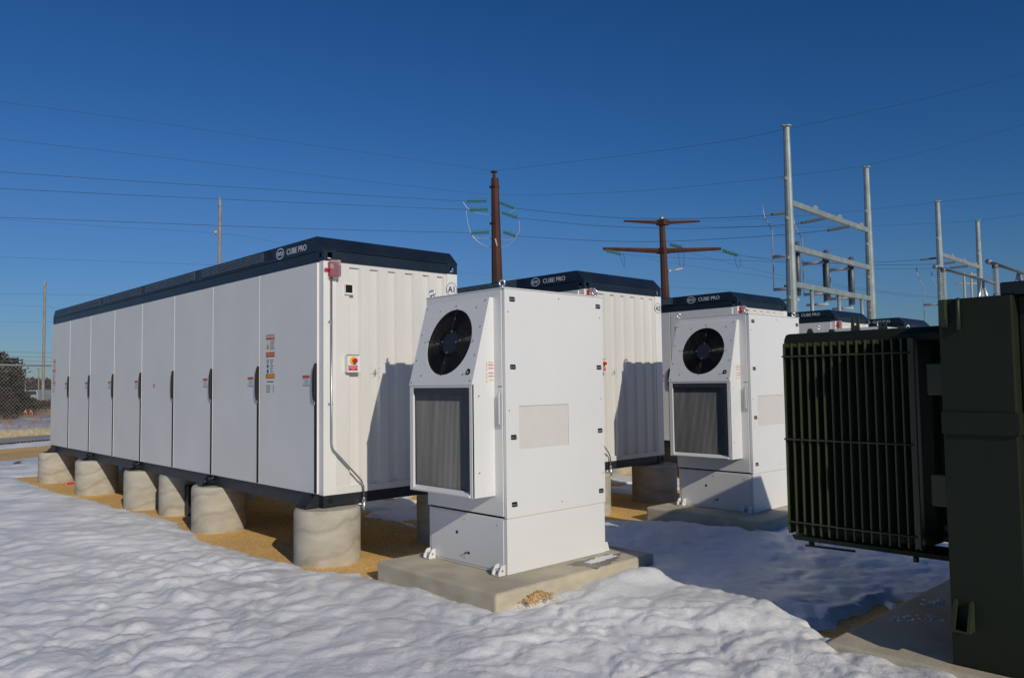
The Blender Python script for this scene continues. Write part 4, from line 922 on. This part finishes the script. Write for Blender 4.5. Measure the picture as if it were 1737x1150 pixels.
line([(876, 400.5, 45), (1000, 408, 41), (1113, 410, 38), (1230, 405, 34.5), (1334, 398, 32), (1404, 391, 31)], 'lowest conductor sagging from the rust pole right to the galvanised frame', .015)
line([(1187, 375.5, 60), (1340, 368, 55), (1483, 355, 49), (1590, 343, 43)], 'thin wire from the upper cross arm to the farther frame', .012)
line([(1060, 376, 60), (1200, 384, 57), (1350, 385, 54), (1500, 382.6, 51), (1658, 375, 48.5)], 'thin wire from the left end of the upper cross arm to the farthest column', .012)
line([(1590, 343, 43), (1660, 336, 42), (1737, 327, 41), (1800, 319, 40)], 'wire from the farther frame out of the right edge, higher one', .012)
line([(1658, 375, 48.5), (1737, 364, 47), (1800, 355, 46)], 'wire from the farthest column out of the right edge, lower one', .012)
line([(1054, 430.5, 60), (1120, 436, 58), (1280, 443, 53), (1400, 446, 49), (1500, 444.5, 45.5), (1562, 441, 43)], 'low conductor from the left insulator of the lower cross arm', .015)
line([(1158, 419.5, 60), (1172, 429, 59.6), (1280, 457, 56), (1340, 470, 54), (1480, 492, 50), (1620, 508, 46)], 'thin wire dropping right from the middle of the lower cross arm', .012)
line([(1252, 432.5, 60), (1280, 436.5, 58.5), (1400, 446.5, 53), (1500, 449.5, 48), (1594, 448, 43.5)], 'conductor from the right insulator of the lower cross arm', .015)
line([(1205, 425, 60), (1340, 446, 56), (1480, 456, 50), (1612, 454.5, 44)], 'dark conductor ending lowest on the farther frame', .013)
line([(1061, 433, 60), (1160, 449, 58), (1280, 467, 54), (1400, 484, 50), (1560, 505, 46)], 'thin wire sloping down right past the lower cross arm bracket', .011)
line([(-60, 364, 55), (0, 372, 54), (190, 385, 52), (364, 395.5, 50), (420, 402, 52), (520, 421, 55)], 'thin grey wire passing the lamp on the tall wooden pole', .010)
line([(-60, 434, 60), (0, 436, 60), (180, 443, 60), (350, 449, 60), (520, 452, 60)], 'thin wire just below the lamp of the wooden pole', .013)
line([(-60, 496, 78), (0, 498.5, 78), (76, 499.5, 80), (180, 500.5, 84), (400, 502, 90)], 'far left wire near the tip of the far wooden pole', .015)
line([(-60, 516, 79), (0, 517.5, 79), (76, 520, 80), (100, 523, 81), (220, 532, 86)], 'far left wire attached below the tip of the far wooden pole', .012)
line([(-60, 544, 79), (0, 545.5, 79), (88, 546, 81), (220, 547, 86)], 'lowest far left wire crossing the far wooden pole', .012)
line([(780, 462, 70), (835, 467, 70), (960, 478, 70), (1240, 492, 70)], 'faint low wire behind the rust brown pole', .012)

# ------------------------------------------------------------------ chain link fence and what lies beyond
FZ = gz(FP.x, FP.y)
fen = empty('chain_link_fence', (FP.x, FP.y, FZ)); tag(fen, 'galvanised chain link fence with barbed wire strands at the far left', 'fence')
FH = 2.66; a0, a1 = -4.6, 5.2
def FPt(u, z): return Vector((FD.x*u, FD.y*u, z))
s = MB(); pt = .10; r_ = .0026
def strip(a, b):
    s.tube([a, b], r_, 3, 0, False, False)
for i in range(int((a1-a0+FH)/pt)+1):
    c = a0 - FH + i*pt
    for sg in (1, -1):
        # wires rising to the right / left, clipped to the panel
        if sg == 1: u0, z0, u1, z1 = c, 0, c+FH, FH
        else: u0, z0, u1, z1 = c, FH, c+FH, 0
        if u0 < a0: z0 += (a0-u0)*(1 if sg == 1 else -1); u0 = a0
        if u1 > a1: z1 -= (u1-a1)*(1 if sg == 1 else -1); u1 = a1
        if u1 > u0: strip(FPt(u0, z0+.03), FPt(u1, z1+.03))
s.build('wire_mesh', FENCEM, fen)
s = MB(); s.tube([FPt(a0, FH), FPt(a1, FH)], .024, 8); s.build('top_rail', FENCEM, fen)
for u in (-4.6, -1.9, 2.5, 5.2):
    s = MB(); s.tube([FPt(u, -.1), FPt(u, FH+.06)], .032, 8); s.tube([FPt(u, FH+.05), FPt(u, FH+.34)+FN*.12], .014, 6); s.build('fence_post', FENCEM, fen)
for dz in (.11, .23, .35):
    s = MB(); pts = [FPt(a0+(a1-a0)*i/10, FH+dz-.012*math.sin(i*PI/5)**2)+FN*dz*.3 for i in range(11)]; s.tube(pts, .0045, 4)
    for i in range(60): c = FPt(a0+(a1-a0)*(i+.5)/60, FH+dz)+FN*dz*.3; s.tube([c-Vector((.012, 0, .022)), c+Vector((.012, 0, .022))], .003, 3)
    s.build('barbed_wire', FENCEM, fen)
# straw wattle lying beyond the fence
def foff(u, f): return FP + FD*u + FN*f
def _strip():
    m = MB(); vs = []; n_ = 46
    for i in range(n_):
        for f in (7.6+.15*math.sin(i*1.3), 10.6+.2*math.sin(i*.9)):
            p = foff(-20+i, f); vs.append((p.x, p.y, float(terrain(np.array([p.x]), np.array([p.y]))[0])+.125))
    m.add(vs, [(2*i, 2*i+1, 2*i+3, 2*i+2) for i in range(n_-1)]); m.build('track', mat('grey_track', (.38, .36, .34), .9, col2=(.27, .25, .23), scale=1.4, bump=.01, bscale=9))['kind'] = 'structure'
_strip()
def tz(p): return float(terrain(np.array([p.x]), np.array([p.y]))[0])
s = MB(); o_ = foff(0, 11.6); pts = []
for i in range(40): p = foff(-16+i, 11.6+.3*math.sin(i*.5)); pts.append((p.x-o_.x, p.y-o_.y, tz(p)+.18+.03*math.sin(i*1.7)))
s.tube(pts, [.21+.03*math.sin(i*2.1) for i in range(40)], 10); ob = s.build('straw_wattle', STRAW, None, 0, (o_.x, o_.y, 0)); tag(ob, 'long pale straw roll lying in the snow beyond the fence', 'straw roll')
# dry grass
def tufts(name, n, ur, fr, hmin, hmax, m, label, cat):
    s = MB()
    for _ in range(n):
        u = random.uniform(*ur); f = random.uniform(*fr); 
        if perlin(np.array([u*.12]), np.array([f*.12]), 55)[0] < -.02: continue
        p = foff(u, f); z = tz(p)+.05
        for _b in range(9):
            h = random.uniform(hmin, hmax); a = random.random()*6.28; dx, dy = math.cos(a)*h*.45, math.sin(a)*h*.45; q = Vector((p.x+random.gauss(0, .12), p.y+random.gauss(0, .12), z)); w_ = .016
            s.add([q-rgt*w_, q+rgt*w_, q+Vector((dx, dy, h))], [(0, 1, 2)])
    ob = s.build(name, m); tag(ob, label, cat, kind='stuff')
tufts('dry_grass', 2600, (-26, 30), (17, 75), .15, .5, DRYG, 'brown dry grass sticking through the snow beyond the straw roll', 'grass')
# brush and junipers
def foliage(name, cx, cy, w_, h, m, label, cat, n=2200, cone=.5, base=0, leaf=.16, trunk=True, group=None):
    o = empty(name, (cx, cy, base)); tag(o, label, cat, group)
    s = MB(); s.tube([(0, 0, -.2), (.05, .03, h*.5), (0, 0, h*.9)], [h*.035, h*.022, h*.006], 7)
    for k in range(9):
        a = k*2.4; z = h*(.1+.07*k); s.tube([(0, 0, z), (math.cos(a)*w_*.3, math.sin(a)*w_*.3, z+h*.08)], [h*.012, h*.004], 5)
    s.build('trunk', BARK, o)
    cl = [(random.gauss(0, .33)*w_*.8, random.gauss(0, .33)*w_*.8, random.random()**.9) for _ in range(34)]
    s = MB()
    for _ in range(n):
        c = random.choice(cl); tz_ = min(max(c[2]+random.gauss(0, .09), .02), 1.02); sh = max(1-tz_, .03)**cone
        x = (c[0]*sh+random.gauss(0, .085)*w_); y = (c[1]*sh+random.gauss(0, .085)*w_)
        p = Vector((x, y, tz_*h)); l = leaf*random.uniform(.6, 1.5); d = Vector((random.gauss(0, 1), random.gauss(0, 1), random.gauss(.5, .7))).normalized(); e = d.orthogonal().normalized()*l*.3
        s.add([p-e, p+e, p+d*l], [(0, 1, 2)])
    s.build('crown', m, o); return o
def gplace(px, D): p = at(px, 700, D); return p.x, p.y
for (px, D, w_, h, m, lab, n, cone, leaf) in ((-14, 52, 3.6, 4.2, LEAFG, 'large dark juniper cut by the left edge behind the fence', 3500, .28, .2),
                               (13, 55, 3.4, 3.85, LEAFG, 'dark green juniper standing tallest beside the left edge, behind the fence', 3800, .22, .2),
                               (30, 58, 1.6, 3.0, LEAFG, 'narrow leaning juniper right of the tallest one', 1400, .45, .18),
                               (43, 56, 2.2, 1.6, LEAFG, 'low olive green bush between the junipers and the van', 2000, .6, .16),
                               (56, 62, 1.7, 1.05, LEAFG, 'small rounded olive bush below the silver van', 1500, .6, .16),
                               (3, 50, 2.8, 1.9, LEAFB, 'brown leafless thicket at the foot of the junipers', 3200, .5, .16),
                               (72, 70, 2.2, .75, LEAFB, 'low brown brush right of the green bushes', 1300, .6, .15),
                               (90, 72, 2.2, .9, LEAFB, 'low brown brush beside the corner of the front container', 1300, .6, .15)):
    x, y = gplace(px, D); w_ *= .62; foliage('juniper_tree' if 'juniper' in lab and 'thicket' not in lab else 'shrub', x, y, w_, h, m, lab, 'tree' if 'juniper ' in lab and 'thicket' not in lab else 'shrub', n, cone, .08, leaf)
# far woodland on the skyline, one mass
s = MB()
for _ in range(17000):
    px = random.uniform(-420, 160) if _ < 10000 else random.uniform(-900, 2600); D = random.uniform(330, 420); p = at(px, 655, D); h = 5.5+3.5*perlin(np.array([px*.011]), np.array([.5]), 61)[0] + 2*perlin(np.array([px*.06]), np.array([1.5]), 62)[0]
    z = random.random()*max(h, 2.2); l = random.uniform(.7, 2.1); d = Vector((random.gauss(0, 1), random.gauss(0, 1), random.gauss(.6, .8))).normalized(); e = d.orthogonal().normalized()*l*.5; q = Vector((p.x, p.y, z))
    s.add([q-e, q+e, q+d*l*1.2], [(0, 1, 2)])
tag(s.build('woodland', TREEL), 'low brown line of bare trees along the horizon', 'trees', kind='stuff')
s = MB(); pts = []
for i in range(80):
    a = math.radians(-60+3*i); R_ = 700; pts.append((CAM.x+R_*math.cos(a), CAM.y+R_*math.sin(a), 4.5+2.5*math.sin(i*.7)+1.2*math.sin(i*1.9)))
vs = pts + [(x, y, -5) for x, y, z in pts] + [(CAM.x+(x-CAM.x)*1.5, CAM.y+(y-CAM.y)*1.5, -5) for x, y, z in pts]
s.add(vs, [(i, i+1, 81+i, 80+i) for i in range(79)] + [(i, i+1, 161+i, 160+i) for i in range(79)]); tag(s.build('hills', TREEL), kind='structure')
# van and pale blue building
x, y = gplace(69.5, 105); v = empty('van', (x, y, .08), YAW-PI/2); tag(v, 'silver van parked far off, seen between the bushes and the wooden pole', 'van')
s = MB(); s.prism([(-.95, .35), (.95, .35), (.95, 1.1), (.80, 1.75), (-.80, 1.75), (-.95, 1.1)], 1, -2.3, 2.3); s.build('body', SILV, v, .05)
s = MB(); s.prism([(-.72, 1.15), (.72, 1.15), (.66, 1.6), (-.66, 1.6)], 1, -2.32, -2.301); s.build('rear_window', GLASSD, v)
for (a, b) in ((-.8, -1.5), (.8, -1.5), (-.8, 1.5), (.8, 1.5)):
    s = MB(); s.tube([(a-.1, b, .33), (a+.1, b, .33)], .33, 14); s.build('wheel', BLACK, v)
x, y = gplace(90, 125); bl = empty('building', (x, y, .1), YAW-PI/2); tag(bl, 'pale blue metal shed beside the far wooden pole', 'building')
s = MB(); s.box((-.9, 0, 0), (9, 8, 1.7)); s.build('wall', BLUEW, bl); s = MB(); s.prism([(-1.0, 1.7), (9.1, 1.7), (4, 2.2)], 1, -.15, 8.15); s.build('roof', TREEL, bl)
# survey stakes
for (px, m, lab) in ((43, ORIB, 'orange survey ribbon on a thin stake in the snow'), (52, PINK, 'pink survey ribbon on a thin stake in the snow')):
    x, y = gplace(px, 48); o = empty('survey_stake', (x, y, .1)); tag(o, lab, 'survey stake')
    s = MB(); s.tube([(0, 0, -.1), (0, 0, .62)], .012, 5); s.build('stake', WOODP, o)
    s = MB(); s.tube([(0, 0, .6), (.07, -.05, .45), (.09, -.06, .2)], [.03, .028, .015], 5); s.tube([(0, 0, .6), (-.07, .05, .36)], [.028, .015], 5); s.build('ribbon', m, o)
# a few odd pebbles on the gravel
Q = []
while len(Q) < 90:
    x, y = random.uniform(-.35, 1.6), random.uniform(-.9, 7)
    if sz(x, y) < gz(x, y)+.003: Q.append((x, y, gz(x, y)+.004))
stones('pale_pebbles', Q, .007, .015, mat('pale_pebble', (.62, .56, .46), .7, col2=(.16, .11, .08), scale=1.5), 'scattered pale and dark pebbles lying on the tan gravel', 'pebbles')
# odds and ends by the piers
for (px, py, Xp, rad, h, m, nm, lab) in ((203, 806, 2.9, .2, .42, BLUED, 'plastic_drum', 'blue plastic drum lying in the shade behind the third and fourth piers'),
                                       (131, 800, 2.9, .2, .5, BLUED, 'plastic_drum', 'blue plastic drum just right of the farthest pier')):
    d = ray(px, py); t_ = (Xp-CAM.x)/d.x; p = CAM+d*t_; s = MB(); s.tube([(0, 0, 0), (0, 0, .02), (0, 0, h*.3), (0, 0, h*.32), (0, 0, h*.66), (0, 0, h*.68), (0, 0, h-.03), (0, 0, h)], [rad*.93, rad, rad, rad*1.04, rad*1.04, rad, rad, rad*.9], 18)
    ob = s.build(nm, m, None, 0, (p.x, p.y, max(p.z, 0.03)*0+.03)); tag(ob, lab, 'drum')
p = atz(119, 818, .0); s = MB(); s.prism([(-.12, 0), (.12, 0), (.10, .02), (.0, .045), (-.09, .025)], 1, -.05, .05); ob = s.build('cloth_scrap', REDL, None, .01, (p.x, p.y, gz(p.x, p.y))); tag(ob, 'small bright red scrap of cloth by the farthest pier', 'cloth scrap')
p = atz(29, 785, .05); s = MB(); s.add([(-.12, 0, 0), (0, -.07, .03), (.14, .0, .09), (.02, .08, .05)], [(0, 1, 2, 3)]); s.add([(-.1, 0, .0), (.05, -.04, .0), (.12, .02, .05), (.0, .05, .02)], [(0, 1, 2, 3)])
ob = s.build('dead_leaf', LEAFD, None, 0, (p.x, p.y, sz(p.x, p.y)+.005)); tag(ob, 'curled brown leaf lying on the snow at the far left', 'leaf')
# grey cable box with a pale edge behind the third pier
p = atz(317, 872, .0); s = MB(); s.box((-.02, -.10, 0), (.10, .08, .50), 0); s.tube([(-.04, .085, 0), (-.04, .085, .47)], .011, 6, 1)
ob = s.build('cable_box', [BASE, PAPER], None, .004, (p.x, p.y, gz(p.x, p.y)-.03)); tag(ob, 'dark cable box with a white pipe up its edge, between the third and second piers', 'cable box')
